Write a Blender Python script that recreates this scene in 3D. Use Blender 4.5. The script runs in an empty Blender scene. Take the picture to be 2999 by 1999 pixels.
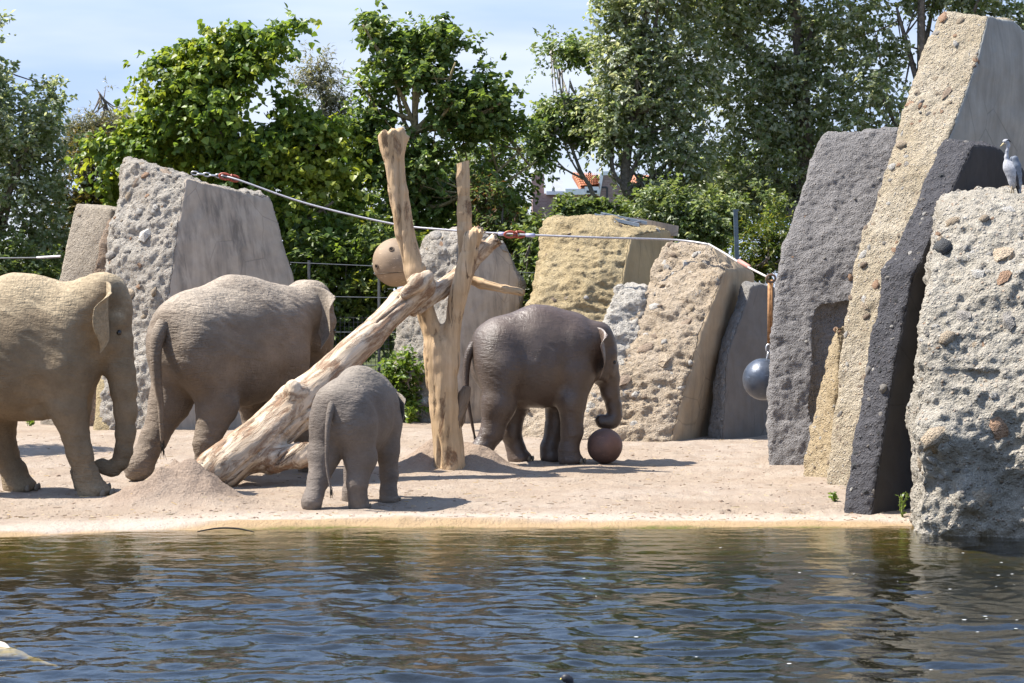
import bpy, math, random
import numpy as np
from mathutils import Vector, Matrix, Quaternion

random.seed(7)
RNG = np.random.default_rng(11)
SC = bpy.context.scene
COL = SC.collection

# ------------------------------------------------------------------ camera / light
F, CX, HY, CZ = 6160.0, 1499.5, 839.0, 2.2        # focal length and horizon in photo pixels, eye height
cam_d = bpy.data.cameras.new('camera')
cam = bpy.data.objects.new('camera', cam_d); COL.objects.link(cam)
cam.location = (0, 0, CZ); cam.rotation_euler = (math.radians(90), 0, 0)
cam_d.sensor_width = 36.0; cam_d.lens = F / 2999 * 36
cam_d.shift_y = -(999.5 - HY) / 2999
cam_d.clip_end = 3000
SC.camera = cam

SUN_EL, SUN_FRONT = math.radians(57), math.radians(-5)   # from the left and a little behind the scene
sv = Vector((-math.cos(SUN_EL) * math.cos(SUN_FRONT), -math.cos(SUN_EL) * math.sin(SUN_FRONT), math.sin(SUN_EL)))
world = bpy.data.worlds.new('World'); SC.world = world; world.use_nodes = True
wn = world.node_tree; wn.nodes.clear()
w_out = wn.nodes.new('ShaderNodeOutputWorld'); w_bg = wn.nodes.new('ShaderNodeBackground')
sky = wn.nodes.new('ShaderNodeTexSky'); sky.sky_type = 'NISHITA'; sky.sun_disc = False
sky.sun_elevation = SUN_EL; sky.sun_rotation = math.atan2(sv.x, sv.y)
sky.air_density = 1.0; sky.dust_density = 0.4; sky.ozone_density = 1.6
w_tc = wn.nodes.new('ShaderNodeTexCoord'); w_mp = wn.nodes.new('ShaderNodeMapping')
w_mp.inputs['Scale'].default_value = (1.6, 1.6, 9.0); w_mp.inputs['Rotation'].default_value = (0.0, 0.16, 0.3)
w_no = wn.nodes.new('ShaderNodeTexNoise'); w_no.inputs['Scale'].default_value = 1.7
w_no.inputs['Detail'].default_value = 5; w_no.inputs['Roughness'].default_value = 0.5
w_rp = wn.nodes.new('ShaderNodeValToRGB')
w_rp.color_ramp.elements[0].position = 0.42; w_rp.color_ramp.elements[0].color = (0.0, 0.0, 0.0, 1)
w_rp.color_ramp.elements[1].position = 0.60; w_rp.color_ramp.elements[1].color = (0.95, 0.95, 0.95, 1)
w_mx = wn.nodes.new('ShaderNodeMix'); w_mx.data_type = 'RGBA'
w_cl = wn.nodes.new('ShaderNodeMix'); w_cl.data_type = 'RGBA'; w_cl.inputs['A'].default_value = (1.55, 2.02, 3.10, 1); w_cl.inputs['B'].default_value = (2.65, 2.85, 3.35, 1)
wn.links.new(w_tc.outputs['Generated'], w_mp.inputs['Vector']); wn.links.new(w_mp.outputs[0], w_no.inputs['Vector'])
w_sx = wn.nodes.new('ShaderNodeSeparateXYZ'); w_hz = wn.nodes.new('ShaderNodeMapRange'); w_hz.inputs['From Min'].default_value = 0.12; w_hz.inputs['From Max'].default_value = 0.48
w_hz.inputs['To Min'].default_value = 1.0; w_hz.inputs['To Max'].default_value = 0.15; w_ml = wn.nodes.new('ShaderNodeMath'); w_ml.operation = 'MULTIPLY'
wn.links.new(w_tc.outputs['Generated'], w_sx.inputs[0]); wn.links.new(w_sx.outputs['Z'], w_hz.inputs['Value'])   # thin veil of high cloud, thicker towards the horizon
wn.links.new(w_no.outputs[0], w_rp.inputs[0]); wn.links.new(w_rp.outputs[0], w_cl.inputs['Factor']); wn.links.new(w_cl.outputs['Result'], w_mx.inputs['B']); w_ml.inputs[0].default_value = 0.92; wn.links.new(w_hz.outputs[0], w_ml.inputs[1]); wn.links.new(w_ml.outputs[0], w_mx.inputs['Factor'])
wn.links.new(sky.outputs[0], w_mx.inputs['A']); wn.links.new(w_mx.outputs['Result'], w_bg.inputs['Color'])
w_bg.inputs['Strength'].default_value = 0.15
wn.links.new(w_bg.outputs[0], w_out.inputs[0])
sun_d = bpy.data.lights.new('sun', 'SUN'); sun_d.energy = 5.0; sun_d.angle = math.radians(0.53); sun_d.color = (1.0, 0.955, 0.88)
sun = bpy.data.objects.new('sun', sun_d); COL.objects.link(sun)
sun.rotation_euler = (-sv).to_track_quat('-Z', 'Y').to_euler(); sun.location = (-30, -10, 50)
SC.view_settings.view_transform = 'Standard'; SC.view_settings.look = 'None'
SC.view_settings.exposure = 1.12; SC.view_settings.gamma = 1.0; SC.view_settings.use_curve_mapping = False
SC.cycles.max_bounces = 6; SC.cycles.transparent_max_bounces = 8
SC.cycles.caustics_reflective = False; SC.cycles.caustics_refractive = False

def P(px, py, d):
    return Vector(((px - CX) / F * d, d, CZ - (py - HY) / F * d))

# ------------------------------------------------------------------ numpy noise
def _hash(i, j, k, s):
    n = (i * 374761393 + j * 668265263 + k * 2147483647 * 3 + s * 974634777).astype(np.int64)
    n = (n ^ (n >> 13)) * 1274126177
    n = n ^ (n >> 16)
    return (n & 0xFFFFFF).astype(np.float32) / np.float32(0xFFFFFF)

def vnoise(p, s=0):
    f = np.floor(p); i = f.astype(np.int64); t = (p - f); t = t * t * (3 - 2 * t)
    r = 0
    for a in (0, 1):
        for b in (0, 1):
            for c in (0, 1):
                w = (t[:, 0] if a else 1 - t[:, 0]) * (t[:, 1] if b else 1 - t[:, 1]) * (t[:, 2] if c else 1 - t[:, 2])
                r = r + w * _hash(i[:, 0] + a, i[:, 1] + b, i[:, 2] + c, s)
    return r * 2 - 1

def fbm(p, octs=4, s=0, gain=0.5):
    r = 0; a = 1.0
    for o in range(octs):
        r = r + a * vnoise(p * (2.03 ** o) + 17.3 * o, s + o); a *= gain
    return r

def worley(p, s=0):
    """distance to nearest and second nearest feature point, id of the nearest"""
    i = np.floor(p).astype(np.int64)
    d1 = np.full(len(p), 9.0); d2 = np.full(len(p), 9.0); idn = np.zeros(len(p))
    for a in (-1, 0, 1):
        for b in (-1, 0, 1):
            for c in (-1, 0, 1):
                q = i + np.array([a, b, c])
                h = [_hash(q[:, 0], q[:, 1], q[:, 2], s + t) for t in (1, 2, 3, 4)]
                d = np.sqrt((q[:, 0] + h[0] - p[:, 0]) ** 2 + (q[:, 1] + h[1] - p[:, 1]) ** 2 + (q[:, 2] + h[2] - p[:, 2]) ** 2)
                m = d < d1
                d2 = np.where(m, d1, np.minimum(d2, d)); idn = np.where(m, h[3], idn); d1 = np.where(m, d, d1)
    return d1, d2, idn

# ------------------------------------------------------------------ signed distance grid -> mesh
class Grid:
    def __init__(s, lo, hi, h):
        s.h = h; s.lo = np.array(lo, float)
        s.n = [int((hi[i] - lo[i]) / h) + 2 for i in range(3)]
        s.ax = [(lo[i] + h * np.arange(s.n[i])).astype(np.float32) for i in range(3)]
        s.v = np.full(s.n, 9.0, np.float32); s.st = []
    def sl(s, lo, hi):
        r = []
        for i in range(3):
            a = int(np.clip((lo[i] - s.lo[i]) / s.h, 0, s.n[i])); b = int(np.clip((hi[i] - s.lo[i]) / s.h + 2, 0, s.n[i]))
            r.append(slice(a, b))
        return tuple(r)
    def xyz(s, q):
        return s.ax[0][q[0]][:, None, None], s.ax[1][q[1]][None, :, None], s.ax[2][q[2]][None, None, :]
    def put(s, q, d, k):
        a = s.v[q]
        if k <= 0: s.v[q] = np.minimum(a, d); return
        h = np.clip(0.5 + 0.5 * (a - d) / k, 0, 1)
        s.v[q] = a + (d - a) * h - k * h * (1 - h)
    def cone(s, a, b, ra, rb, k=0.05):
        a = np.array(a, float); b = np.array(b, float); m = max(ra, rb) + k + 3 * s.h
        q = s.sl(np.minimum(a, b) - m, np.maximum(a, b) + m); x, y, z = s.xyz(q)
        ab = b - a; L = max((ab @ ab), 1e-9)
        t = np.clip(((x - a[0]) * ab[0] + (y - a[1]) * ab[1] + (z - a[2]) * ab[2]) / L, 0, 1)
        d = np.sqrt((x - a[0] - t * ab[0]) ** 2 + (y - a[1] - t * ab[1]) ** 2 + (z - a[2] - t * ab[2]) ** 2) - (ra + (rb - ra) * t)
        s.put(q, d, k)
    def chain(s, pts, k=0.02):
        for a, b in zip(pts[:-1], pts[1:]): s.cone(a[:3], b[:3], a[3], b[3], k)
    def ell(s, c, r, k=0.05, rot=None):
        c = np.array(c, float); r = np.array(r, float); m = max(r) + k + 3 * s.h
        q = s.sl(c - m, c + m); x, y, z = s.xyz(q)
        x = x - c[0]; y = y - c[1]; z = z - c[2]
        if rot is not None:
            R = np.array(rot); x, y, z = (R[0, 0] * x + R[1, 0] * y + R[2, 0] * z, R[0, 1] * x + R[1, 1] * y + R[2, 1] * z, R[0, 2] * x + R[1, 2] * y + R[2, 2] * z)
        k0 = np.sqrt((x / r[0]) ** 2 + (y / r[1]) ** 2 + (z / r[2]) ** 2)
        k1 = np.sqrt((x / r[0] ** 2) ** 2 + (y / r[1] ** 2) ** 2 + (z / r[2] ** 2) ** 2) + 1e-6
        s.put(q, (k0 * (k0 - 1) / k1).astype(np.float32), k)
    def hull(s, planes, k=0.0, rnd=0.05, sub=False):
        x, y, z = s.xyz((slice(None),) * 3); d = np.full(s.n, -9.0, np.float32)
        for n, o in planes:
            e = (n[0] * x + n[1] * y + n[2] * z - o).astype(np.float32)
            if rnd > 0:
                h = np.clip(0.5 + 0.5 * (d - e) / rnd, 0, 1); d = e + (d - e) * h + rnd * h * (1 - h)
            else: d = np.maximum(d, e)
        if sub: s.v = np.maximum(s.v, -d)
        else: s.put((slice(None),) * 3, d, k)
    def begin(s): s.st.append(s.v); s.v = np.full(s.n, 9.0, np.float32)
    def end(s, k):
        d = s.v; s.v = s.st.pop(); s.put((slice(None),) * 3, d, k)
    def mesh(s):
        v = s.v; n = v.shape; c = [v[i:n[0] - 1 + i, j:n[1] - 1 + j, k:n[2] - 1 + k] for i in (0, 1) for j in (0, 1) for k in (0, 1)]
        neg = sum((x < 0).astype(np.int8) for x in c); act = (neg > 0) & (neg < 8)
        I = np.argwhere(act); cv = [x[act] for x in c]
        off = [(i, j, k) for i in (0, 1) for j in (0, 1) for k in (0, 1)]
        acc = np.zeros((len(I), 3)); cnt = np.zeros(len(I))
        for a in range(8):
            for b in range(a + 1, 8):
                if sum(abs(off[a][t] - off[b][t]) for t in range(3)) != 1: continue
                m = (cv[a] < 0) != (cv[b] < 0)
                t = cv[a] / np.where(np.abs(cv[a] - cv[b]) < 1e-9, 1e-9, cv[a] - cv[b])
                p = np.array(off[a])[None, :] + t[:, None] * (np.array(off[b]) - np.array(off[a]))[None, :]
                acc += np.where(m[:, None], p, 0); cnt += m
        V = s.lo + (I + acc / cnt[:, None]) * s.h
        idx = np.full([x - 1 for x in n], -1, np.int64); idx[act] = np.arange(len(I))
        sg = v < 0; faces = []
        for ax in range(3):
            o = [t for t in range(3) if t != ax]
            lo = [slice(1, -1)] * 3; lo[ax] = slice(0, -1); hi = [slice(1, -1)] * 3; hi[ax] = slice(1, None)
            e0 = sg[tuple(lo)]; e1 = sg[tuple(hi)]
            E = np.argwhere(e0 != e1); E[:, o[0]] += 1; E[:, o[1]] += 1
            if not len(E): continue
            fl = sg[E[:, 0], E[:, 1], E[:, 2]]
            def cell(da, db):
                Q = E.copy(); Q[:, o[0]] -= da; Q[:, o[1]] -= db
                return idx[Q[:, 0], Q[:, 1], Q[:, 2]]
            q = np.stack([cell(1, 1), cell(0, 1), cell(0, 0), cell(1, 0)], 1)
            if ax == 1: fl = ~fl
            q[~fl] = q[~fl][:, ::-1]
            faces.append(q)
        return V, np.concatenate(faces)

def vnormals(V, Fq):
    n = np.cross(V[Fq[:, 2]] - V[Fq[:, 0]], V[Fq[:, 3]] - V[Fq[:, 1]])
    N = np.zeros_like(V)
    for k in range(4): np.add.at(N, Fq[:, k], n)
    return N / (np.linalg.norm(N, axis=1, keepdims=True) + 1e-12)

# ------------------------------------------------------------------ mesh / object helpers
def mesh_np(name, V, Fs, smooth=True):
    """Fs: (n,k) int array, or list of such arrays"""
    me = bpy.data.meshes.new(name)
    if not isinstance(Fs, (list, tuple)): Fs = [Fs]
    Fs = [np.asarray(f) for f in Fs if len(f)]
    me.vertices.add(len(V)); me.vertices.foreach_set('co', np.asarray(V, np.float32).ravel())
    loops = np.concatenate([f.ravel() for f in Fs]).astype(np.int32)
    tot = np.concatenate([np.full(len(f), f.shape[1]) for f in Fs]).astype(np.int32)
    st = np.concatenate([[0], np.cumsum(tot)[:-1]]).astype(np.int32)
    me.loops.add(len(loops)); me.loops.foreach_set('vertex_index', loops)
    me.polygons.add(len(tot)); me.polygons.foreach_set('loop_start', st); me.polygons.foreach_set('loop_total', tot)
    me.polygons.foreach_set('use_smooth', np.full(len(tot), smooth, bool))
    me.update(calc_edges=True); me.validate()
    return me

def obj(name, me, mat=None, parent=None):
    o = bpy.data.objects.new(name, me); COL.objects.link(o)
    if mat is not None and me is not None: me.materials.append(mat)
    if parent is not None: o.parent = parent
    return o

def tag(o, label=None, cat=None, group=None, kind=None):
    if label: o['label'] = label
    if cat: o['category'] = cat
    if group: o['group'] = group
    if kind: o['kind'] = kind
    return o

def empty(name, loc, rz=0.0):
    o = bpy.data.objects.new(name, None); COL.objects.link(o); o.location = loc; o.rotation_euler = (0, 0, rz); o.empty_display_size = 0.2
    return o

class MB:
    """collects simple shapes into one mesh"""
    def __init__(s): s.V = []; s.Q = []; s.n = 0
    def add(s, V, Fq):
        V = np.asarray(V, float); s.V.append(V)
        for f in Fq: s.Q.append([i + s.n for i in f])
        s.n += len(V)
    def quad(s, a, b, c, d): s.add([a, b, c, d], [(0, 1, 2, 3)])
    def box(s, lo, hi, R=None, c=None):
        lo = np.array(lo, float); hi = np.array(hi, float)
        V = np.array([[(lo, hi)[i][0], (lo, hi)[j][1], (lo, hi)[k][2]] for i in (0, 1) for j in (0, 1) for k in (0, 1)])
        if R is not None: V = V @ np.array(R).T
        if c is not None: V = V + np.array(c)
        s.add(V, [(0, 1, 3, 2), (4, 6, 7, 5), (0, 4, 5, 1), (2, 3, 7, 6), (0, 2, 6, 4), (1, 5, 7, 3)])
    def prism(s, poly, dirv):
        n = len(poly); A = np.array([list(p) for p in poly], float); B = A + np.array(list(dirv))
        s.add(np.concatenate([A, B]), [tuple(range(n))[::-1], tuple(range(n, 2 * n))] + [(i, (i + 1) % n, n + (i + 1) % n, n + i) for i in range(n)])
    def tube(s, pts, rad, seg=8, cap=True, sub=3, wob=0.0, seed=0):
        pts = [np.array(list(p), float) for p in pts]
        if not hasattr(rad, '__len__'): rad = [rad] * len(pts)
        Q = []; R = []
        n = len(pts)
        for i in range(n - 1):
            p0 = pts[max(i - 1, 0)]; p1 = pts[i]; p2 = pts[i + 1]; p3 = pts[min(i + 2, n - 1)]
            m = sub if n > 2 else 1
            for t in np.arange(m) / m:
                Q.append(0.5 * ((2 * p1) + (-p0 + p2) * t + (2 * p0 - 5 * p1 + 4 * p2 - p3) * t * t + (-p0 + 3 * p1 - 3 * p2 + p3) * t ** 3))
                R.append(rad[i] * (1 - t) + rad[i + 1] * t)
        Q.append(pts[-1]); R.append(rad[-1])
        rs = np.random.default_rng(seed)
        T0 = Q[1] - Q[0]; T0 = T0 / np.linalg.norm(T0)
        U = np.cross(T0, [0, 0, 1.0] if abs(T0[2]) < 0.9 else [1.0, 0, 0]); U /= np.linalg.norm(U)
        V = []
        for i in range(len(Q)):
            T = Q[min(i + 1, len(Q) - 1)] - Q[max(i - 1, 0)]; T /= np.linalg.norm(T) + 1e-12
            U = U - T * (U @ T); U /= np.linalg.norm(U); W = np.cross(T, U)
            for j in range(seg):
                a = 2 * math.pi * j / seg; r = R[i] * (1 + wob * (rs.random() - 0.5))
                V.append(Q[i] + r * (U * math.cos(a) + W * math.sin(a)))
        Fq = []
        for i in range(len(Q) - 1):
            for j in range(seg):
                k = (j + 1) % seg; Fq.append((i * seg + j, i * seg + k, (i + 1) * seg + k, (i + 1) * seg + j))
        if cap:
            Fq.append(tuple(range(seg))[::-1]); Fq.append(tuple((len(Q) - 1) * seg + j for j in range(seg)))
        s.add(V, Fq)
    def mesh(s, name, smooth=True):
        me = bpy.data.meshes.new(name); me.from_pydata(np.concatenate(s.V).tolist(), [], s.Q); me.update()
        me.polygons.foreach_set('use_smooth', np.full(len(me.polygons), smooth, bool))
        return me
    def build(s, name, mat, parent=None, smooth=True): return obj(name, s.mesh(name, smooth), mat, parent)

def attr(me, name, vals):
    a = me.attributes.new(name, 'FLOAT', 'POINT'); a.data.foreach_set('value', np.asarray(vals, np.float32))

def attr_col(me, name, cols):
    a = me.attributes.new(name, 'FLOAT_COLOR', 'POINT')
    c = np.ones((len(cols), 4), np.float32); c[:, :3] = cols; a.data.foreach_set('color', c.ravel())

# ------------------------------------------------------------------ materials
class MT:
    def __init__(s, name, rough=0.8, spec=0.3):
        s.m = bpy.data.materials.new(name); s.m.use_nodes = True; s.t = s.m.node_tree
        s.b = s.t.nodes['Principled BSDF']; s.o = s.t.nodes['Material Output']
        s.b.inputs['Roughness'].default_value = rough; s.b.inputs['Specular IOR Level'].default_value = spec
        s.tc = s.t.nodes.new('ShaderNodeTexCoord')
    def L(s, a, b): s.t.links.new(a, b)
    def map(s, sc=(1, 1, 1), src='Object', rot=(0, 0, 0)):
        n = s.t.nodes.new('ShaderNodeMapping'); n.inputs['Scale'].default_value = sc; n.inputs['Rotation'].default_value = rot
        s.L(s.tc.outputs[src], n.inputs['Vector']); return n.outputs[0]
    def noise(s, vec, scale, detail=4, rough=0.55, dist=0.0):
        n = s.t.nodes.new('ShaderNodeTexNoise'); n.inputs['Scale'].default_value = scale; n.inputs['Detail'].default_value = detail
        n.inputs['Roughness'].default_value = rough; n.inputs['Distortion'].default_value = dist
        s.L(vec, n.inputs['Vector']); return n.outputs[0]
    def vor(s, vec, scale, feat='F1', out='Distance', rnd=1.0):
        n = s.t.nodes.new('ShaderNodeTexVoronoi'); n.feature = feat; n.inputs['Scale'].default_value = scale
        n.inputs['Randomness'].default_value = rnd; s.L(vec, n.inputs['Vector']); return n.outputs[out]
    def wave(s, vec, scale, dist=4, detail=3, axis='Z'):
        n = s.t.nodes.new('ShaderNodeTexWave'); n.bands_direction = axis; n.inputs['Scale'].default_value = scale
        n.inputs['Distortion'].default_value = dist; n.inputs['Detail'].default_value = detail; n.inputs['Detail Scale'].default_value = 1.5
        s.L(vec, n.inputs['Vector']); return n.outputs['Fac'] if 'Fac' in n.outputs else n.outputs[1]
    def ramp(s, fac, *stops):
        n = s.t.nodes.new('ShaderNodeValToRGB'); e = n.color_ramp.elements
        while len(e) < len(stops): e.new(0.5)
        for i, (p, c) in enumerate(stops):
            e[i].position = p; c = (c, c, c) if not hasattr(c, '__len__') else c; e[i].color = (*c, 1)
        s.L(fac, n.inputs[0]); return n.outputs[0]
    def mix(s, fac, a, b, mode='MIX'):
        n = s.t.nodes.new('ShaderNodeMix'); n.data_type = 'RGBA'; n.blend_type = mode
        for v, k in ((fac, 'Factor'), (a, 'A'), (b, 'B')):
            if hasattr(v, 'is_output'): s.L(v, n.inputs[k])
            elif k == 'Factor': n.inputs[k].default_value = v
            else: n.inputs[k].default_value = (*v, 1)
        return n.outputs['Result']
    def math(s, op, a, b=0.0, c=None):
        n = s.t.nodes.new('ShaderNodeMath'); n.operation = op
        for i, v in enumerate((a, b) if c is None else (a, b, c)):
            if hasattr(v, 'is_output'): s.L(v, n.inputs[i])
            else: n.inputs[i].default_value = v
        return n.outputs[0]
    def attr(s, name, out='Fac'):
        n = s.t.nodes.new('ShaderNodeAttribute'); n.attribute_name = name; return n.outputs[out]
    def bump(s, h, dist, strength=1.0, prev=None):
        n = s.t.nodes.new('ShaderNodeBump'); n.inputs['Distance'].default_value = dist; n.inputs['Strength'].default_value = strength
        s.L(h, n.inputs['Height'])
        if prev is not None: s.L(prev, n.inputs['Normal'])
        return n.outputs[0]
    def col(s, c):
        if hasattr(c, 'is_output'): s.L(c, s.b.inputs['Base Color'])
        else: s.b.inputs['Base Color'].default_value = (*c, 1)
        return s
    def nrm(s, n): s.L(n, s.b.inputs['Normal']); return s
    def rgh(s, r):
        if hasattr(r, 'is_output'): s.L(r, s.b.inputs['Roughness'])
        else: s.b.inputs['Roughness'].default_value = r
        return s

def simple(name, c, rough=0.6, spec=0.3, metal=0.0, var=0.15, sc=12.0, bump=0.0):
    M = MT(name, rough, spec); M.b.inputs['Metallic'].default_value = metal
    v = M.map(); n = M.noise(v, sc, 4)
    lo = tuple(x * (1 - var) for x in c); hi = tuple(min(1, x * (1 + var)) for x in c)
    M.col(M.ramp(n, (0.3, lo), (0.7, hi)))
    if bump: M.nrm(M.bump(n, bump))
    return M.m

def mat_rock(name, c, c2, smooth=None, streak=(0.06, 0.055, 0.05), peb=1.0, dark_peb=0.0, peb_sc=34, streak_amt=0.8):
    """conglomerate on faces with attribute rough=1, plastered concrete with stains where 0"""
    M = MT(name, 0.92, 0.15); v = M.map()
    big = M.noise(v, 1.3, 5, 0.6); fine = M.noise(v, 22, 5, 0.65); mid = M.noise(v, 6, 5, 0.6)
    base = M.mix(M.ramp(big, (0.35, 0.0), (0.68, 1.0)), c, c2)
    base = M.mix(M.ramp(fine, (0.35, 0.55), (0.62, 0.0)), base, tuple(x * 0.55 for x in c))
    pc = M.vor(v, peb_sc, 'F1', 'Color'); pd = M.vor(v, peb_sc, 'F1', 'Distance')
    sep = M.t.nodes.new('ShaderNodeSeparateColor'); M.L(pc, sep.inputs[0])
    pcol = M.ramp(sep.outputs[0], (0.0, tuple(min(1, x * 1.5) for x in c)), (0.3, (0.36, 0.33, 0.30)), (0.55, tuple(x * 0.8 for x in c2)), (0.8, (0.40, 0.27, 0.18)), (1.0, (0.55, 0.53, 0.5)))
    if dark_peb: pcol = M.mix(dark_peb, pcol, c)
    pm = M.math('MULTIPLY', M.ramp(pd, (0.32, 1.0), (0.42, 0.0)), M.ramp(sep.outputs[1], (0.45, 0.0), (0.5, 1.0)))
    rough_c = M.mix(M.math('MULTIPLY', pm, 0.75 * peb), base, pcol)
    sm = smooth or c2
    st = M.noise(M.map((7, 7, 0.5)), 1.0, 5, 0.65, 0.4)
    lowf = M.noise(M.map((1.2, 1.2, 0.7)), 1.0, 4, 0.6)
    sc_ = M.mix(M.ramp(M.noise(v, 2.5, 6, 0.65), (0.3, 0.0), (0.75, 1.0)), tuple(x * 0.78 for x in sm), tuple(min(1, x * 1.12) for x in sm))
    stf = M.math('MULTIPLY', M.ramp(st, (0.40, 0.0), (0.60, 1.0)), M.ramp(lowf, (0.40, 0.1), (0.58, 1.0)))
    sc_ = M.mix(M.math('MULTIPLY', stf, streak_amt), sc_, streak)
    ck = M.vor(M.map((1, 1, 0.8)), 1.5, 'DISTANCE_TO_EDGE')
    ck2 = M.math('MULTIPLY', M.ramp(ck, (0.0, 1.0), (0.012, 0.0)), M.ramp(M.noise(v, 0.9, 2), (0.45, 0.0), (0.55, 1.0)))
    sc_ = M.mix(M.math('MULTIPLY', ck2, 0.45), sc_, tuple(x * 0.35 for x in sm))
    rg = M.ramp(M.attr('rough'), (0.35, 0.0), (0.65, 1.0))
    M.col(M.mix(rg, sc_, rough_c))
    grit = M.noise(v, 55, 4, 0.7); vd2 = M.vor(v, peb_sc * 2.3, 'F1', 'Distance')
    hr = M.math('ADD', M.math('ADD', M.math('MULTIPLY', M.math('MULTIPLY', M.math('SUBTRACT', 0.5, pd), pm), 1.6), M.math('MULTIPLY', M.math('SUBTRACT', 0.5, vd2), 0.28)), M.math('ADD', M.math('MULTIPLY', fine, 1.1), M.math('MULTIPLY', grit, 0.6)))
    h = M.math('ADD', M.math('MULTIPLY', hr, rg), M.math('MULTIPLY', M.math('ADD', mid, M.math('MULTIPLY', ck2, -0.4)), 0.18))
    M.nrm(M.bump(h, 0.045, 1.0)); return M.m

def mat_skin(name, c, dust_light, rough=0.75, spec=0.3, wr=1.0, wet=0.0):
    M = MT(name, rough, spec); v = M.map()
    n1 = M.noise(v, 3.0, 6, 0.65); n2 = M.noise(v, 40, 4, 0.6)
    base = M.mix(M.ramp(n1, (0.3, 0.0), (0.7, 1.0)), tuple(x * 0.72 for x in c), tuple(x * 1.22 for x in c))
    base = M.mix(M.ramp(n2, (0.3, 0.25), (0.6, 0.0)), base, tuple(x * 0.5 for x in c))
    df = M.math('MULTIPLY', M.attr('dust_light'), M.ramp(M.noise(v, 9, 6, 0.7), (0.25, 0.45), (0.6, 1.0)))
    dcol = M.mix(M.ramp(M.noise(v, 26, 5, 0.7), (0.38, 0.0), (0.6, 1.0)), tuple(x * 0.62 for x in dust_light), dust_light)
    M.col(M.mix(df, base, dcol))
    wz = M.noise(M.map((11, 11, 46)), 1.0, 2, 0.5, 0.6); wd = M.noise(M.map((34, 12, 12), rot=(0, 0.6, 0)), 1.0, 2, 0.5, 0.6)
    cr = M.vor(M.map((1.0, 1.0, 1.7)), 34, 'DISTANCE_TO_EDGE')
    msk = M.ramp(M.noise(v, 1.7, 3), (0.35, 0.15), (0.65, 1.0))
    h = M.math('ADD', M.math('MULTIPLY', M.math('ADD', wz, M.math('MULTIPLY', wd, 0.7)), M.math('MULTIPLY', msk, 1.1 * wr)), M.math('MULTIPLY', M.ramp(cr, (0.0, 0.0), (0.12, 1.0)), 0.10 * wr))
    M.nrm(M.bump(h, 0.024, 0.9))
    if wet: M.rgh(M.ramp(M.noise(v, 2.2, 4), (0.35, rough), (0.65, rough + 0.25)))
    return M.m

def mat_leaf(name, trans=0.35, rough=0.42):
    M = MT(name, rough, 0.45); c = M.attr('leafcol', 'Color'); M.col(c)
    tr = M.t.nodes.new('ShaderNodeBsdfTranslucent'); mx = M.t.nodes.new('ShaderNodeMixShader')
    M.L(M.mix(0.5, c, M.mix(1.0, c, (1.5, 1.35, 0.35), 'MULTIPLY')), tr.inputs['Color']); mx.inputs[0].default_value = trans
    M.L(M.b.outputs[0], mx.inputs[1]); M.L(tr.outputs[0], mx.inputs[2]); M.L(mx.outputs[0], M.o.inputs[0])
    return M.m

def mat_wood(name, c, c2, dark, patch=0.5):
    M = MT(name, 0.7, 0.25); v = M.map()
    g = M.noise(M.map((22, 22, 1.1)), 1.0, 6, 0.65, 0.3); g2 = M.noise(M.map((7, 7, 0.8)), 1.0, 6, 0.7, 0.8); b = M.noise(v, 2.2, 5, 0.6)
    col = M.mix(M.ramp(b, (0.35, 0.0), (0.65, 1.0)), c, c2)
    col = M.mix(M.ramp(g, (0.35, 0.5), (0.6, 0.0)), col, tuple(x * 0.5 for x in c))
    kn = M.noise(M.map((5, 5, 1.6)), 1.0, 7, 0.75, 0.6)
    pf = M.ramp(kn, (0.62 - 0.14 * patch, 0.0), (0.70 - 0.12 * patch, 1.0))
    col = M.mix(M.math('MULTIPLY', pf, 0.85), col, dark)
    ck = M.ramp(g2, (0.34, 1.0), (0.39, 0.0)); col = M.mix(M.math('MULTIPLY', ck, 0.75), col, tuple(x * 0.5 for x in dark))
    M.col(col)
    h = M.math('SUBTRACT', M.math('ADD', M.math('MULTIPLY', g, 0.7), M.math('MULTIPLY', pf, -0.5)), M.math('MULTIPLY', ck, 1.2))
    M.nrm(M.bump(h, 0.02, 0.9)); return M.m

# ------------------------------------------------------------------ ground and water
WZ = -0.05
SHX = np.array([-30, -5.2, -4.6, -3.2, -1.7, 0.0, 1.6, 3.6, 4.0, 30]); SHY = np.array([17.6, 18.5, 18.83, 19.33, 19.62, 19.66, 19.62, 19.68, 19.68, 19.5])
MOUNDS = [(P(505, 1440, 21.6).x, 21.62, 0.40, 0.44, 0.27), (P(595, 1440, 21.6).x, 21.5, 0.36, 0.40, 0.17), (P(430, 1440, 21.6).x, 21.4, 0.34, 0.34, 0.12), (P(560, 1440, 22.3).x, 22.35, 0.34, 0.28, 0.14),
          (P(1375, 1380, 25.7).x, 25.65, 0.34, 0.40, 0.27), (P(1255, 1380, 25.6).x, 25.7, 0.36, 0.45, 0.25), (P(615, 1380, 23.6).x, 23.75, 0.3, 0.3, 0.20), (P(1440, 1380, 25.6).x, 25.5, 0.3, 0.25, 0.10)]
_fr = np.random.default_rng(77); _w = _fr.random((90, 2)); FEET = [(-0.23 * yy + 0.46 * yy * a, yy, 0.10 + 0.07 * b) for a, b, yy in zip(_w[:, 0], _w[:, 1], 20.5 + 8.5 * _fr.random(90) ** 1.3)]
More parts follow.
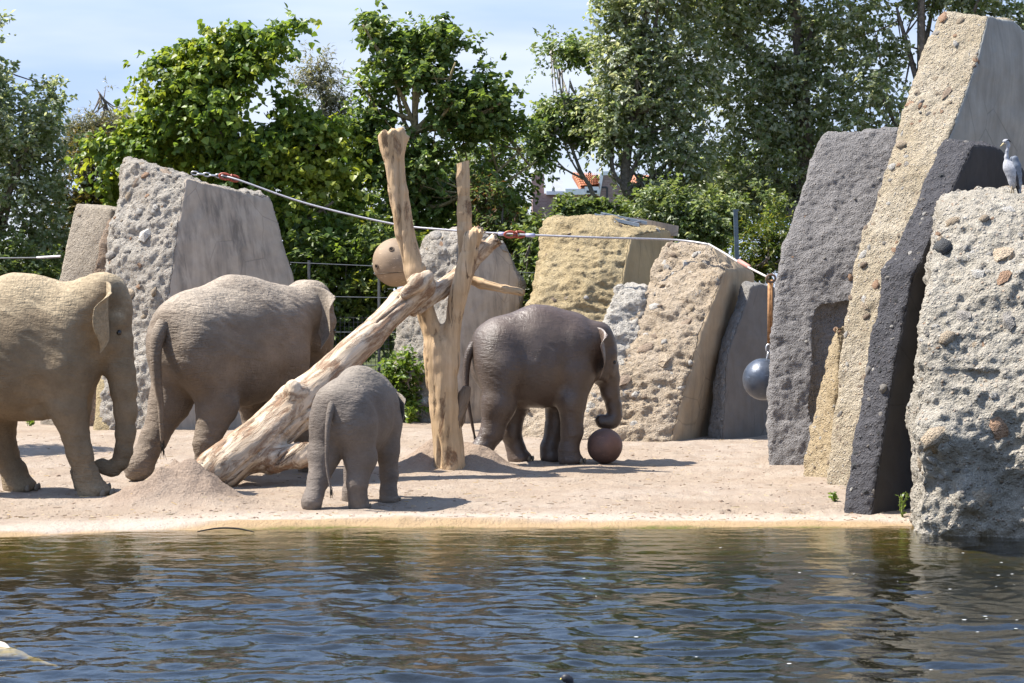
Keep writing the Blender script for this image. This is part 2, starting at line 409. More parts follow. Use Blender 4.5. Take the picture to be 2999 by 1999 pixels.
def gz(x, y):
    x = np.asarray(x, float); y = np.asarray(y, float); shp = x.shape; x = x.ravel(); y = y.ravel()
    p = np.stack([x, y, 0 * x], 1)
    ys = np.interp(x, SHX, SHY) + 0.16 * fbm(p * 0.8, 4, 5)
    t = y - ys
    up = np.clip(t / 0.30, 0, 1); up = up * up * (3 - 2 * up)
    z = np.where(t > 0, WZ - WZ * up, WZ + np.maximum(t * 0.16, -0.9))
    z = z + np.where(t > 0.2, 1, 0.2) * (0.022 * fbm(p * 1.1, 4, 9) + 0.006 * fbm(p * 7, 3, 3)) * np.clip((60 - y) / 20, 0, 1)
    for mx, my, rx, ry, h in MOUNDS:
        r2 = ((x - mx) / rx) ** 2 + ((y - my) / ry) ** 2
        z = z + h * np.exp(-r2 * 1.15) * (1 + 0.22 * fbm(p * 5, 4, 21) + 0.10 * fbm(p * 15, 3, 22))
    for fx_, fy_, fr_ in FEET:   # old footprints
        m_ = (np.abs(x - fx_) < 0.5) & (np.abs(y - fy_) < 0.5)
        if m_.any(): q_ = np.hypot(x[m_] - fx_, y[m_] - fy_) / fr_; z[m_] += -0.030 * np.exp(-q_ ** 4) + 0.012 * np.exp(-((q_ - 1.25) / 0.25) ** 2)
    far = np.clip((y - 48) / 60, 0, 1); z = z - 0.5 * far
    z = np.where(y < -24, z + np.clip((-24 - y) / 6, 0, 1) * 2.2, z)
    return z.reshape(shp)
def lines(*segs):
    r = []
    for a, b, st in segs: r += list(np.arange(a, b, st))
    return np.array(r)
def sheet(xs, ys, zf):
    X, Y = np.meshgrid(xs, ys); Z = zf(X, Y); nx = len(xs); ny = len(ys)
    i = np.arange(nx * ny).reshape(ny, nx)
    Q = np.stack([i[:-1, :-1], i[:-1, 1:], i[1:, 1:], i[1:, :-1]], -1).reshape(-1, 4)
    return np.stack([X, Y, Z], -1).reshape(-1, 3), Q

M = MT('sand', 0.95, 0.1); v = M.map()
n_big = M.noise(v, 0.55, 5, 0.6); n_mid = M.noise(M.map((1, 0.55, 1)), 3.2, 6, 0.65); n_f = M.noise(v, 45, 4, 0.7)
dry = M.mix(M.ramp(n_big, (0.35, 0.0), (0.65, 1.0)), (0.365, 0.30, 0.24), (0.32, 0.25, 0.185))
dry = M.mix(M.ramp(n_mid, (0.36, 0.6), (0.56, 0.0)), dry, (0.26, 0.195, 0.145))
dry = M.mix(M.ramp(n_f, (0.33, 0.5), (0.5, 0.0)), dry, (0.26, 0.19, 0.14))
dry = M.mix(M.attr('soil'), dry, M.mix(M.ramp(n_f, (0.35, 0.0), (0.65, 1.0)), (0.20, 0.148, 0.11), (0.33, 0.25, 0.19)))
pale = M.mix(M.attr('pale'), dry, (0.52, 0.44, 0.37))
wet = M.mix(M.attr('wet'), pale, M.mix(n_mid, (0.40, 0.27, 0.15), (0.33, 0.24, 0.14)))
alg = M.mix(M.attr('algae'), wet, M.mix(M.ramp(M.noise(v, 14, 4), (0.4, 0.0), (0.6, 1.0)), (0.11, 0.115, 0.03), (0.20, 0.15, 0.065)))
mud = M.mix(M.attr('mud'), alg, (0.018, 0.02, 0.014))
grs = M.mix(M.attr('grass'), mud, M.mix(M.noise(v, 5, 5), (0.04, 0.06, 0.015), (0.10, 0.10, 0.04)))
M.col(grs)
h = M.math('ADD', M.math('MULTIPLY', n_f, 0.45), M.math('ADD', n_mid, M.math('MULTIPLY', M.noise(v, 9, 4, 0.6), 0.8))); M.nrm(M.bump(h, 0.045, 1.0))
MAT_SAND = M.m
xs = lines((-400, -60, 40), (-60, -14, 2.5), (-14, -6.6, 0.3), (-6.6, 6.6, 0.055), (6.6, 14, 0.3), (14, 60, 2.5), (60, 401, 40))
ys = lines((-60, 0, 5), (0, 16, 1.0), (16, 18.4, 0.2), (18.4, 26.6, 0.05), (26.6, 36, 0.12), (36, 60, 1.5), (60, 200, 20), (200, 901, 100))
V, Q = sheet(xs, ys, gz)
gme = mesh_np('ground', V, Q); ground = tag(obj('ground', gme, MAT_SAND), kind='structure')
ys_ = np.interp(V[:, 0], SHX, SHY); t = V[:, 1] - ys_ + 0.10 * fbm(V * [1.2, 1.2, 0], 4, 33)
sm01 = lambda a: np.clip(a, 0, 1) ** 2 * (3 - 2 * np.clip(a, 0, 1))
attr(gme, 'wet', 1 - sm01((t - 0.12) / 0.18)); attr(gme, 'pale', sm01((t - 0.1) / 0.2) * (1 - sm01((t - 0.4) / 0.7)) * 0.5)
attr(gme, 'algae', sm01((0.06 - t) / 0.12)); attr(gme, 'mud', sm01((-t - 0.25) / 1.3)); attr(gme, 'grass', sm01((V[:, 1] - 34.6 + 0.5 * fbm(V * 0.8, 3, 4)) / 0.8))
soil = np.zeros(len(V))
for mx, my, rx, ry, hh in MOUNDS: soil = np.maximum(soil, np.exp(-0.9 * (((V[:, 0] - mx) / rx) ** 2 + ((V[:, 1] - my) / ry) ** 2)) * 1.3)
attr(gme, 'soil', np.clip(soil, 0, 0.92))

M = MT('water'); v = M.map()
gl = M.t.nodes.new('ShaderNodeBsdfGlossy'); gl.inputs['Roughness'].default_value = 0.03; gl.inputs['Color'].default_value = (0.95, 0.97, 1, 1)
tr = M.t.nodes.new('ShaderNodeBsdfTransparent'); tr.inputs['Color'].default_value = (0.62, 0.60, 0.42, 1)
fr = M.t.nodes.new('ShaderNodeFresnel'); fr.inputs['IOR'].default_value = 1.48
mx = M.t.nodes.new('ShaderNodeMixShader')
bn = M.bump(M.noise(M.map((1, 1.2, 1)), 11, 3, 0.5), 0.010, 0.55)
M.L(bn, gl.inputs['Normal']); M.L(bn, fr.inputs['Normal'])
M.L(fr.outputs[0], mx.inputs[0]); M.L(tr.outputs[0], mx.inputs[1]); M.L(gl.outputs[0], mx.inputs[2]); M.L(mx.outputs[0], M.o.inputs[0])
def wz(X, Y):
    shp = X.shape; x = X.ravel(); y = Y.ravel()
    near = np.clip((19.8 - y) / 5.0, 0.15, 1.0)
    p = np.stack([x * 1.9 + 0.18 * y, y * 3.6, 0 * x], 1)
    w = 1 - np.abs(vnoise(p * 1.1 + 0.35 * np.stack([vnoise(p * 0.6, 4), vnoise(p * 0.6, 6), 0 * x], 1), 2)) * 1.0
    z = 0.022 * (w - 0.5) + 0.020 * vnoise(p * 0.5, 8) + 0.0145 * vnoise(p * 2.0, 11) + 0.006 * vnoise(p * 3.9, 14)
    edge = 1 - np.clip((np.hypot(x / 30, (y - 5) / 26) - 0.8) / 0.2, 0, 1)
    return (WZ + z * near * edge).reshape(shp)
V, Q = sheet(lines((-40, -7.2, 2), (-7.2, 7.2, 0.034), (7.2, 41, 2)), lines((-26, 10, 1.5), (10, 20.6, 0.025)), wz)
water = tag(obj('water', mesh_np('water', V, Q), M.m), kind='structure')

# ------------------------------------------------------------------ rocks
def hull_planes(pts):
    pts = np.array(pts, float); n = len(pts); out = []; c = pts.mean(0)
    import itertools
    for i, j, k in itertools.combinations(range(n), 3):
        nn = np.cross(pts[j] - pts[i], pts[k] - pts[i]); L = np.linalg.norm(nn)
        if L < 1e-6: continue
        nn /= L; o = nn @ pts[i]
        if nn @ c > o: nn = -nn; o = -o
        if np.all(pts @ nn - o < 1e-5) and not any(abs(o - q[1]) < 1e-4 and np.abs(nn - q[0]).max() < 1e-4 for q in out): out.append((nn, o))
    return out

def stone_mesh(seed, flat=0.8):
    r = np.random.default_rng(seed); V = []; seg, ring = 6, 4
    for i in range(1, ring):
        for j in range(seg):
            th = math.pi * i / ring; ph = 2 * math.pi * (j + 0.5 * (i % 2)) / seg
            V.append([math.sin(th) * math.cos(ph), math.sin(th) * math.sin(ph) * 0.8, math.cos(th) * flat])
    V += [[0, 0, flat], [0, 0, -flat]]; V = np.array(V)
    V *= (1 + 0.32 * (r.random((len(V), 1)) - 0.5)); V += 0.12 * (r.random(V.shape) - 0.5)
    Fq = [(i * seg + j, i * seg + (j + 1) % seg, (i + 1) * seg + (j + 1) % seg, (i + 1) * seg + j)[::-1] for i in range(ring - 2) for j in range(seg)]
    Fq += [(len(V) - 2, j, (j + 1) % seg) for j in range(seg)] + [(len(V) - 1, (ring - 2) * seg + (j + 1) % seg, (ring - 2) * seg + j) for j in range(seg)]
    m = MB(); m.add(V, Fq); return m
STONE_COLS = {'tan': (0.46, 0.365, 0.26), 'grey': (0.37, 0.335, 0.295), 'white': (0.60, 0.56, 0.50), 'rust': (0.46, 0.29, 0.185), 'brown': (0.34, 0.255, 0.185), 'dark': (0.10, 0.10, 0.10)}
STONES = {}
for si, (k, c) in enumerate(STONE_COLS.items()):
    mt = simple('stone_' + k, c, 0.8, 0.25, var=0.3, sc=9, bump=0.06)
    STONES[k] = []
    for s in range(3):
        me = stone_mesh(si * 10 + s, 0.55 + 0.2 * s).mesh('stone', smooth=(s != 1)); me.materials.append(mt); STONES[k].append(me)

def rock(name, label, cat, hulls, mat, h=0.035, back=(0.2, 1.1), rnd=0.06, smooth_dir=None, smooth_min=0.35, amp=1.0, peb=0.085, subs=(), feats=(), nst=30, st_size=(0.03, 0.07), st_kinds=('tan', 'grey', 'white', 'rust'), known=(), extra=(), seed=0, pamp=0.6, strat=0.0):
    """hulls: lists of (px,py,d); a back copy of each point makes the slab thick; smooth_dir: faces turned that way are plastered"""
    allp = []; H = []
    for hp in hulls:
        pts = []
        for (px, py, d) in hp:
            p = np.array(P(px, py, d)); pts.append(p); pts.append(p + np.array([back[0], back[1], 0]))
            if p[2] < 0.25: pts.append(p + np.array([0, 0, -0.35])); pts.append(p + np.array([back[0], back[1], -0.35]))
        H.append(hull_planes(pts)); allp += pts
    A = np.array(allp); lo = A.min(0) - 0.25; hi = A.max(0) + 0.25; lo[2] = max(lo[2], -0.4)
    g = Grid(lo, hi, h)
    for pl in H: g.hull(pl, 0.10, rnd)
    for sp in subs:
        pts = []
        for (px, py, d) in sp: pts.append(np.array(P(px, py, d)))
        g.hull(hull_planes(pts), 0, 0.14, sub=True)
    for (px, py, d, r) in extra: g.ell(P(px, py, d), r, 0.12)
    V, Fq = g.mesh(); N = vnormals(V, Fq)
    s = np.ones(len(V))
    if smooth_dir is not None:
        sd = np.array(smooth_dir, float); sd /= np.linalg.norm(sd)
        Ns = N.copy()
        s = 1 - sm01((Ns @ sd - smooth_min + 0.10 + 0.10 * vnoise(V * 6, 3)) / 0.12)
    o_ = np.array([seed * 3.7, seed * 1.3, seed * 2.1])
    d1, d2, idn = worley(V / peb + o_, seed); e1, e2, ide = worley(V / (peb * 2.3) + o_, seed + 9)
    peb_h = np.clip(0.50 - d1, 0, 1) * (idn > 0.55) * 1.9 + np.clip(0.48 - e1, 0, 1) * (ide > 0.72) * 2.4
    n1 = fbm(V * 1.6 + o_, 4, seed + 2); n2 = fbm(V * 7 + o_, 4, seed + 5)
    rdg = 0.5 - np.abs(fbm(V * 11 + o_, 3, seed + 7))
    n3 = fbm(V * 19 + o_, 3, seed + 8); lay = 0.35 - np.abs(fbm(V * [2.2, 2.2, 7.5] + [0.25, 0, 0.6] * V[:, :1] + o_, 3, seed + 11))
    disp = s * amp * (0.050 * n1 + 0.013 * n2 + 0.016 * rdg + 0.011 * n3 + strat * 0.05 * lay + 0.022 * pamp * peb_h - 0.015) + (1 - s) * (0.022 * n1 + 0.004 * n2)
    # ragged edge where the rough face meets the plaster
    edge = 4 * s * (1 - s); disp = disp + edge * 0.030 * fbm(V * 9, 3, seed)
    for (px, py, d, r, a) in feats:
        c = np.array(P(px, py, d)); q = np.sqrt((((V - c) * [1, 0.4, 1]) ** 2).sum(1)) / r
        disp = disp + a * np.exp(-q ** 4)
    V2 = V + N * disp[:, None]
    me = mesh_np(name, V2, Fq); attr(me, 'rough', s)
    # origin at the base
    base = Vector(((lo[0] + hi[0]) / 2, (lo[1] + hi[1]) / 2, 0)); me.transform(Matrix.Translation(-base))
    o = obj(name, me, mat); o.location = base; tag(o, label, cat)
    # stones that stick out of the conglomerate
    rs = random.Random(seed); N2 = vnormals(V2, Fq)
    ok = np.where((s > 0.8) & (N2[:, 1] < -0.15) & (V2[:, 2] > 0.1))[0]
    pos = []
    if len(ok):
        for _ in range(nst):
            i = int(rs.choice(ok)); pos.append((V2[i], N2[i], rs.uniform(*st_size) * (1.6 if rs.random() < 0.12 else 1), rs.choice(st_kinds)))
    pxs = CX + V2[:, 0] / V2[:, 1] * F; pys = HY + (CZ - V2[:, 2]) / V2[:, 1] * F
    for (px, py, r, kd) in known:
        q = (pxs - px) ** 2 + (pys - py) ** 2 + np.where(N2[:, 1] < 0.1, 0, 1e7); i = int(np.argmin(q))
        pos.append((V2[i], N2[i], r, kd))
    for p, nn, r, kd in pos:
        so = bpy.data.objects.new('stone', rs.choice(STONES[kd])); COL.objects.link(so); so.parent = o
        nv = Vector(nn); q = nv.to_track_quat('Z', 'Y') @ Quaternion((0, 0, 1), rs.uniform(0, 6.28))
        so.rotation_mode = 'QUATERNION'; so.rotation_quaternion = q
        so.location = Vector(p) - base - nv * r * 0.45; so.scale = (r * rs.uniform(0.9, 1.35), r, r * rs.uniform(0.7, 1.1))
    return o

M_PALE = mat_rock('conglomerate_pale', (0.40, 0.355, 0.30), (0.50, 0.455, 0.39), smooth=(0.45, 0.375, 0.295), streak=(0.12, 0.105, 0.09), streak_amt=0.7)
M_BEIGE = mat_rock('concrete_beige', (0.42, 0.355, 0.28), (0.47, 0.40, 0.31), smooth=(0.43, 0.36, 0.28), peb=0.3)
M_RUST = mat_rock('conglomerate_rust', (0.27, 0.185, 0.13), (0.36, 0.28, 0.21), smooth=(0.36, 0.28, 0.2))
M_OCHRE = mat_rock('rock_ochre', (0.44, 0.335, 0.185), (0.50, 0.405, 0.245), smooth=(0.38, 0.29, 0.165), peb=0.35, streak_amt=0.3)
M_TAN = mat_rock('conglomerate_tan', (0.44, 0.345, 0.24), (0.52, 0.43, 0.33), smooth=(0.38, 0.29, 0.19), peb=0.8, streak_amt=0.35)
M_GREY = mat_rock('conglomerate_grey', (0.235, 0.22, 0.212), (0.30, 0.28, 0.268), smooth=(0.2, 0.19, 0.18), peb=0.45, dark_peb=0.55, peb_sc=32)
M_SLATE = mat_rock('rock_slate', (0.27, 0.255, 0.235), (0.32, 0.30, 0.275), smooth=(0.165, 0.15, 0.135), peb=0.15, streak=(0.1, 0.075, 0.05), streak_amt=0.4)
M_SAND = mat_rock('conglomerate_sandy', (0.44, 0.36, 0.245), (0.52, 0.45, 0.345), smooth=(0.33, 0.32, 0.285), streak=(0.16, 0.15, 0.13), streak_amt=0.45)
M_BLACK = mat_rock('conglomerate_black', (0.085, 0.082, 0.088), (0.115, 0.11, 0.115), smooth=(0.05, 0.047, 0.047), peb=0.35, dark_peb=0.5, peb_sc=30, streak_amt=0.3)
M_BIG = mat_rock('conglomerate_light', (0.41, 0.365, 0.295), (0.50, 0.455, 0.38), smooth=(0.40, 0.36, 0.30), peb=0.9, peb_sc=24)
M_CHALK = mat_rock('rock_chalk', (0.48, 0.44, 0.38), (0.58, 0.535, 0.47), peb=0.1)

G_SLAB = None
rock('standing_rock', 'low smooth beige slab behind the dusty elephant, tucked against the large plastered slab', 'rock',
     [[(215, 592, 34.6), (325, 610, 34.3), (152, 900, 34.1), (108, 1250, 33.8), (330, 1250, 33.5)]], M_BEIGE, h=0.04, amp=0.35, pamp=0.3, nst=4, back=(0.3, 0.9), seed=1)
rock('standing_rock', 'narrow reddish brown pebbly slab wedged between beige slab and large plastered slab', 'rock',
     [[(312, 640, 34.0), (345, 640, 34.0), (250, 840, 33.7), (335, 840, 33.7), (235, 1250, 33.4), (335, 1250, 33.4)]], M_RUST, h=0.04, nst=14, back=(0.3, 0.6), seed=2)
rock('boulder', 'small ochre boulder at the foot of the large plastered slab', 'rock',
     [[(278, 1092, 32.9), (350, 1092, 32.7), (268, 1262, 32.5), (350, 1262, 32.4)]], M_OCHRE, h=0.035, amp=0.4, pamp=0.3, nst=0, back=(0.1, 0.5), seed=3)
rock('standing_rock', 'large slab with pale pebbly edge and stained plaster side behind the elephants', 'rock',
     [[(372, 462, 33.7), (548, 517, 33.1), (478, 1000, 32.3), (470, 1258, 32.0), (296, 1258, 32.6), (312, 700, 33.2), (795, 580, 34.6), (862, 820, 34.6), (898, 1258, 34.1)]],
     M_PALE, smooth_dir=(0.8, -0.6, 0), smooth_min=0.7, amp=1.7, nst=70, st_size=(0.03, 0.075), back=(-0.15, 0.8), seed=4,
     known=[(485, 505, 0.16, 'brown'), (367, 575, 0.12, 'tan'), (392, 540, 0.10, 'brown'), (425, 685, 0.17, 'white'), (440, 680, 0.13, 'tan'), (325, 745, 0.12, 'grey'), (385, 860, 0.14, 'tan'), (345, 690, 0.09, 'grey'), (412, 615, 0.07, 'white'), (452, 622, 0.06, 'white'), (405, 835, 0.08, 'rust')])
rock('standing_rock', 'round-topped beige slab with dark rain streaks behind the forked tree trunk', 'rock',
     [[(1238, 695, 34.8), (1272, 664, 34.9), (1400, 670, 34.7), (1490, 722, 34.9), (1526, 800, 35.0), (1546, 1250, 34.6), (1338, 1250, 33.8), (1345, 700, 34.4), (1128, 1250, 34.5), (1165, 950, 34.8)]],
     M_PALE, smooth_dir=(0.35, -0.9, 0.1), smooth_min=0.9, amp=1.4, nst=45, back=(0.0, 0.8), seed=5, rnd=0.12,
     known=[(1275, 690, 0.16, 'grey'), (1295, 745, 0.1, 'grey')])
rock('boulder', 'yellow ochre rock with mossy top edge and metal rails lying on it', 'rock',
     [[(1632, 640, 34.8), (1780, 632, 35.0), (1852, 690, 34.2), (1800, 1000, 33.4), (1562, 930, 33.7), (1540, 1300, 33.3), (1780, 1300, 33.0), (1975, 668, 35.8), (1960, 1300, 34.7)]],
     M_OCHRE, smooth_dir=(0.75, -0.65, -0.1), smooth_min=0.75, h=0.032, amp=1.1, peb=0.10, pamp=0.4, strat=1.0, nst=18, st_kinds=('tan', 'white', 'brown'), back=(-0.2, 0.5), seed=6,
     subs=[[(1720, 590, 35.0), (1960, 650, 35.0), (1720, 590, 36.5), (2040, 640, 36.5), (1735, 650, 35.05), (1940, 676, 35.05), (1735, 650, 36.5), (2010, 676, 36.5)]])
rk = rock('boulder', 'tan conglomerate rock full of embedded stones beside the elephant holding the ball', 'rock',
     [[(1950, 706, 32.0), (2080, 712, 31.6), (2128, 790, 31.1), (2062, 900, 30.8), (1966, 1300, 30.0), (1690, 1300, 30.3), (1880, 830, 31.6), (1775, 1000, 31.1), (2192, 800, 32.6), (2074, 1300, 31.2)],
      [(1505, 1195, 31.2), (1515, 1300, 30.6), (1800, 1300, 30.2), (1790, 1050, 31.0), (1600, 1130, 31.4)]],
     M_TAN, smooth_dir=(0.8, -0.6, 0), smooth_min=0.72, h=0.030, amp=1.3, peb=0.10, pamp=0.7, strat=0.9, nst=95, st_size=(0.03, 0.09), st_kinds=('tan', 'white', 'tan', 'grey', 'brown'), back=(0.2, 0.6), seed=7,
     known=[(1908, 826, 0.13, 'white'), (2060, 760, 0.13, 'tan'), (2000, 945, 0.14, 'brown'), (2010, 905, 0.10, 'tan'), (1950, 1045, 0.16, 'tan'), (1890, 1020, 0.15, 'brown'), (1840, 1050, 0.12, 'brown'), (1830, 1115, 0.13, 'brown'), (1840, 1270, 0.2, 'tan'), (1880, 920, 0.07, 'grey'), (1945, 1000, 0.07, 'white'), (1855, 950, 0.12, 'grey'), (1790, 1260, 0.18, 'white'), (1700, 1220, 0.14, 'tan'), (2035, 742, 0.08, 'white')])
rock('boulder', 'pale chalky cracked boulder between the ochre rock and the tan conglomerate', 'rock',
     [[(1800, 828, 31.6), (1882, 834, 31.5), (1768, 930, 31.2), (1762, 1030, 31.0), (1860, 1080, 30.75), (1880, 900, 31.2)], [(1700, 1240, 30.5), (1760, 1060, 30.8), (1850, 1060, 30.7), (1840, 1200, 30.5)]], M_CHALK, h=0.03, amp=1.3, peb=0.1, pamp=0.3, strat=1.2, nst=5, st_kinds=('white', 'grey'), back=(0.2, 0.4), seed=8)
rock('standing_rock', 'dark slate slab with a paler edge behind the hanging steel ball', 'rock',
     [[(2165, 822, 31.6), (2205, 832, 31.3), (2122, 1040, 30.7), (2115, 1300, 30.4), (2066, 1300, 30.7), (2078, 1120, 30.9), (2110, 990, 31.2), (2262, 850, 32.2), (2330, 1300, 32.0)]],
     M_SLATE, smooth_dir=(0.8, -0.6, 0), smooth_min=0.75, h=0.03, amp=0.8, pamp=0.3, nst=0, back=(0.3, 0.5), seed=9)  # rough edge coloured lighter than the smooth side
rock('standing_rock', 'broad grey gravelly slab with a shadowed recess, left of the tall sandy slab', 'rock',
     [[(2398, 380, 27.6), (2640, 372, 27.4), (2376, 425, 27.4), (2320, 620, 27.0), (2252, 820, 26.5), (2250, 1000, 26.3), (2236, 1370, 25.9), (2480, 1380, 25.7), (2640, 800, 26.4)]],
     M_GREY, h=0.028, amp=0.8, peb=0.07, pamp=0.9, rnd=0.12, nst=60, st_size=(0.02, 0.045), st_kinds=('grey', 'grey', 'white', 'rust'), back=(0.35, 1.0), seed=10,
     subs=[[(2362, 868, 25.4), (2520, 850, 25.4), (2350, 1220, 25.2), (2520, 1420, 25.2), (2385, 890, 26.50), (2520, 880, 26.50), (2365, 1220, 26.10), (2520, 1420, 26.10)]])
rock('standing_rock', 'short ochre pebbly slab leaning between the grey slab and the tall sandy slab', 'rock',
     [[(2446, 940, 24.9), (2455, 1000, 24.6), (2332, 1405, 24.4), (2428, 1428, 23.9), (2440, 1290, 24.1)]], mat_rock('conglomerate_amber', (0.42, 0.32, 0.19), (0.48, 0.39, 0.26), peb=0.7), h=0.028, amp=0.9, peb=0.08, nst=25, st_size=(0.025, 0.055), back=(0.3, 0.4), seed=11)
rock('standing_rock', 'tallest slab, sandy and pebbly with a smooth grey side, leaning to the right', 'rock',
     [[(2752, 26, 25.0), (2898, 40, 24.6), (2722, 75, 24.9), (2650, 290, 24.6), (2580, 505, 24.3), (2522, 690, 24.0), (2672, 690, 23.6), (2848, 235, 24.2), (2780, 405, 23.9), (3120, 330, 26.2), (2950, 690, 25.2)],
      [(2530, 660, 24.0), (2672, 690, 23.6), (2464, 895, 23.7), (2436, 1300, 23.4), (2420, 1428, 23.25), (2580, 1428, 22.8), (2620, 900, 23.3), (2950, 690, 25.2), (2900, 1428, 24.6)]],
     M_SAND, smooth_dir=(0.8, -0.6, 0.05), smooth_min=0.72, h=0.03, amp=0.8, peb=0.085, nst=110, st_size=(0.025, 0.06), st_kinds=('tan', 'grey', 'white', 'rust', 'brown'), back=(0.5, 0.7), seed=12,
     known=[(2760, 50, 0.10, 'rust'), (2742, 95, 0.07, 'grey'), (2812, 58, 0.08, 'tan'), (2774, 272, 0.09, 'brown'), (2738, 330, 0.09, 'brown'), (2708, 188, 0.08, 'grey'), (2665, 302, 0.07, 'rust'), (2790, 200, 0.08, 'grey'), (2664, 465, 0.09, 'grey'), (2640, 425, 0.09, 'tan'), (2568, 762, 0.07, 'grey'), (2555, 655, 0.07, 'rust'), (2565, 835, 0.08, 'rust'), (2532, 890, 0.09, 'tan'), (2528, 745, 0.08, 'white'), (2612, 485, 0.08, 'white')])
rock('standing_rock', 'black gravelly slab with a smooth dark side standing between sandy slab and waterside boulder', 'rock',
     [[(2755, 405, 22.0), (2852, 420, 21.7), (2712, 505, 21.8), (2670, 605, 21.6), (2580, 800, 21.2), (2678, 800, 20.9), (2778, 575, 21.3), (2990, 560, 23.0), (2800, 800, 21.9)],
      [(2590, 770, 21.25), (2682, 780, 20.9), (2520, 1125, 20.85), (2600, 1150, 20.6), (2460, 1520, 20.6), (2547, 1530, 20.35), (2800, 800, 21.9), (2800, 1500, 21.6)]],
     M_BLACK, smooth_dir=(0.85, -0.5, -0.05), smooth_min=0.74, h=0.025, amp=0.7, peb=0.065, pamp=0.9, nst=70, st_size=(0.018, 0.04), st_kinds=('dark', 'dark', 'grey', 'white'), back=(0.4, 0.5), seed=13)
rock('boulder', 'massive pale pebbly boulder with hollows standing in the water, the heron on its top', 'rock',
     [[(2692, 1610, 19.2), (3200, 1620, 18.7), (2656, 1290, 19.05), (3200, 1310, 18.35), (2668, 1000, 19.3), (2692, 800, 19.6), (3200, 800, 18.9), (2722, 580, 20.3), (3200, 560, 19.9), (2760, 552, 20.9), (3200, 525, 20.7)]],
     M_BIG, h=0.025, amp=1.5, peb=0.085, pamp=0.8, rnd=0.14, nst=170, st_size=(0.018, 0.045), back=(0.2, 1.0), seed=14, st_kinds=('tan', 'grey', 'white', 'white', 'rust'),
     subs=[[(2752, 1078, 18.0), (2962, 1082, 18.0), (2745, 1185, 18.0), (2965, 1190, 18.0), (2752, 1078, 19.27), (2962, 1082, 19.05), (2740, 1215, 18.93), (2972, 1215, 18.68)], [(2957, 960, 17.8), (2965, 960, 17.8), (2988, 1390, 17.8), (3003, 1390, 17.8), (2957, 960, 18.95), (2965, 960, 18.95), (2988, 1390, 18.75), (3003, 1390, 18.75)]],
     feats=[(2640, 1100, 19.3, 0.0001, 0), (2760, 1270, 18.8, 0.22, 0.10), (2850, 1390, 18.7, 0.25, -0.06), (2960, 1290, 18.5, 0.2, -0.08), (2740, 1390, 18.9, 0.2, -0.05), (2850, 1450, 18.8, 0.16, 0.12), (2740, 1450, 19.0, 0.2, -0.05), (2940, 1420, 18.6, 0.25, -0.08)],
     known=[(2765, 722, 0.12, 'dark'), (2935, 745, 0.19, 'tan'), (2848, 742, 0.08, 'white'), (2742, 728, 0.06, 'rust'), (2940, 810, 0.09, 'rust'), (2820, 920, 0.13, 'grey'), (2950, 945, 0.13, 'grey'), (2722, 945, 0.08, 'rust'), (2770, 990, 0.12, 'tan'), (2740, 1280, 0.16, 'tan'), (2880, 1440, 0.17, 'tan'), (2930, 1240, 0.17, 'rust'), (2700, 1360, 0.09, 'tan'), (2850, 1010, 0.07, 'tan'), (2875, 1010, 0.06, 'rust'), (2915, 1165, 0.06, 'white'), (2880, 555, 0.08, 'tan'), (2945, 538, 0.09, 'tan'), (2960, 612, 0.09, 'white'), (2795, 600, 0.06, 'rust'), (2785, 645, 0.09, 'tan'), (2860, 800, 0.08, 'white')])

# ------------------------------------------------------------------ dead wood
M_WOOD = mat_wood('peeled_wood', (0.52, 0.35, 0.19), (0.60, 0.43, 0.27), (0.16, 0.085, 0.045), 0.5)
M_LOG = mat_wood('weathered_log', (0.56, 0.42, 0.285), (0.66, 0.54, 0.41), (0.20, 0.105, 0.055), 1.05)

def wood(name, chains, mat, h=0.022, amp=1.0, parent=None, seed=0, k=0.07, cuts=(), axis=None):
    """chains in world metres (x,y,z,r); meshed in a frame whose z runs along the wood"""
    pts = np.array([c[:3] for ch in chains for c in ch]); base = Vector(chains[0][0][:3])
    ax = Vector(axis) if axis is not None else Vector(chains[0][-1][:3]) - base
    R = ax.to_track_quat('Z', 'Y').to_matrix(); Ri = np.array(R.transposed())
    loc = lambda p: Ri @ (np.array(p[:3]) - np.array(base))
    A = np.array([loc(p) for p in pts]); mr = max(c[3] for ch in chains for c in ch)
    g = Grid(A.min(0) - mr - 0.15, A.max(0) + mr + 0.15, h)
    for ch in chains:
        g.begin(); g.chain([(*loc(c), c[3]) for c in ch], 0.03)
        # square-cut ends
        for end, prev in ((ch[-1], ch[-2]), (ch[0], ch[1])):
            if len(end) > 4:
                e = loc(end); dr = e - loc(prev); dr /= np.linalg.norm(dr)
                x, y, z = g.xyz((slice(None),) * 3); pl = dr[0] * (x - e[0]) + dr[1] * (y - e[1]) + dr[2] * (z - e[2])
                near = (x - e[0]) ** 2 + (y - e[1]) ** 2 + (z - e[2]) ** 2 < (end[3] * 2.2) ** 2
                g.v = np.where(near, np.maximum(g.v, pl + 0.02 * np.sin(9 * (x - e[0]) / end[3] + y * 7)), g.v).astype(np.float32)
        g.end(k)
    V, Fq = g.mesh(); N = vnormals(V, Fq)
    gr = fbm(V * [11, 11, 0.9] + seed, 4, seed); lum = fbm(V * [3.5, 3.5, 1.6] + seed * 2, 4, seed + 3)
    crack = np.clip(0.12 - np.abs(vnoise(V * [6, 6, 0.55] + seed, seed + 8)), 0, 1) * 6
    V = V + N * (amp * (0.010 * gr + 0.022 * lum - 0.050 * crack * (vnoise(V * 0.9 + 5, 2) > -0.1)))[:, None]
    me = mesh_np(name, V, Fq); o = obj(name, me, mat, parent)
    if parent is None: o.matrix_world = Matrix.Translation(base) @ R.to_4x4()
    else: o.matrix_local = Matrix.Translation(base - parent.location) @ R.to_4x4()
    return o
W = lambda px, py, d, r, *e: (*P(px, py, d), r, *e)
dT = 25.2
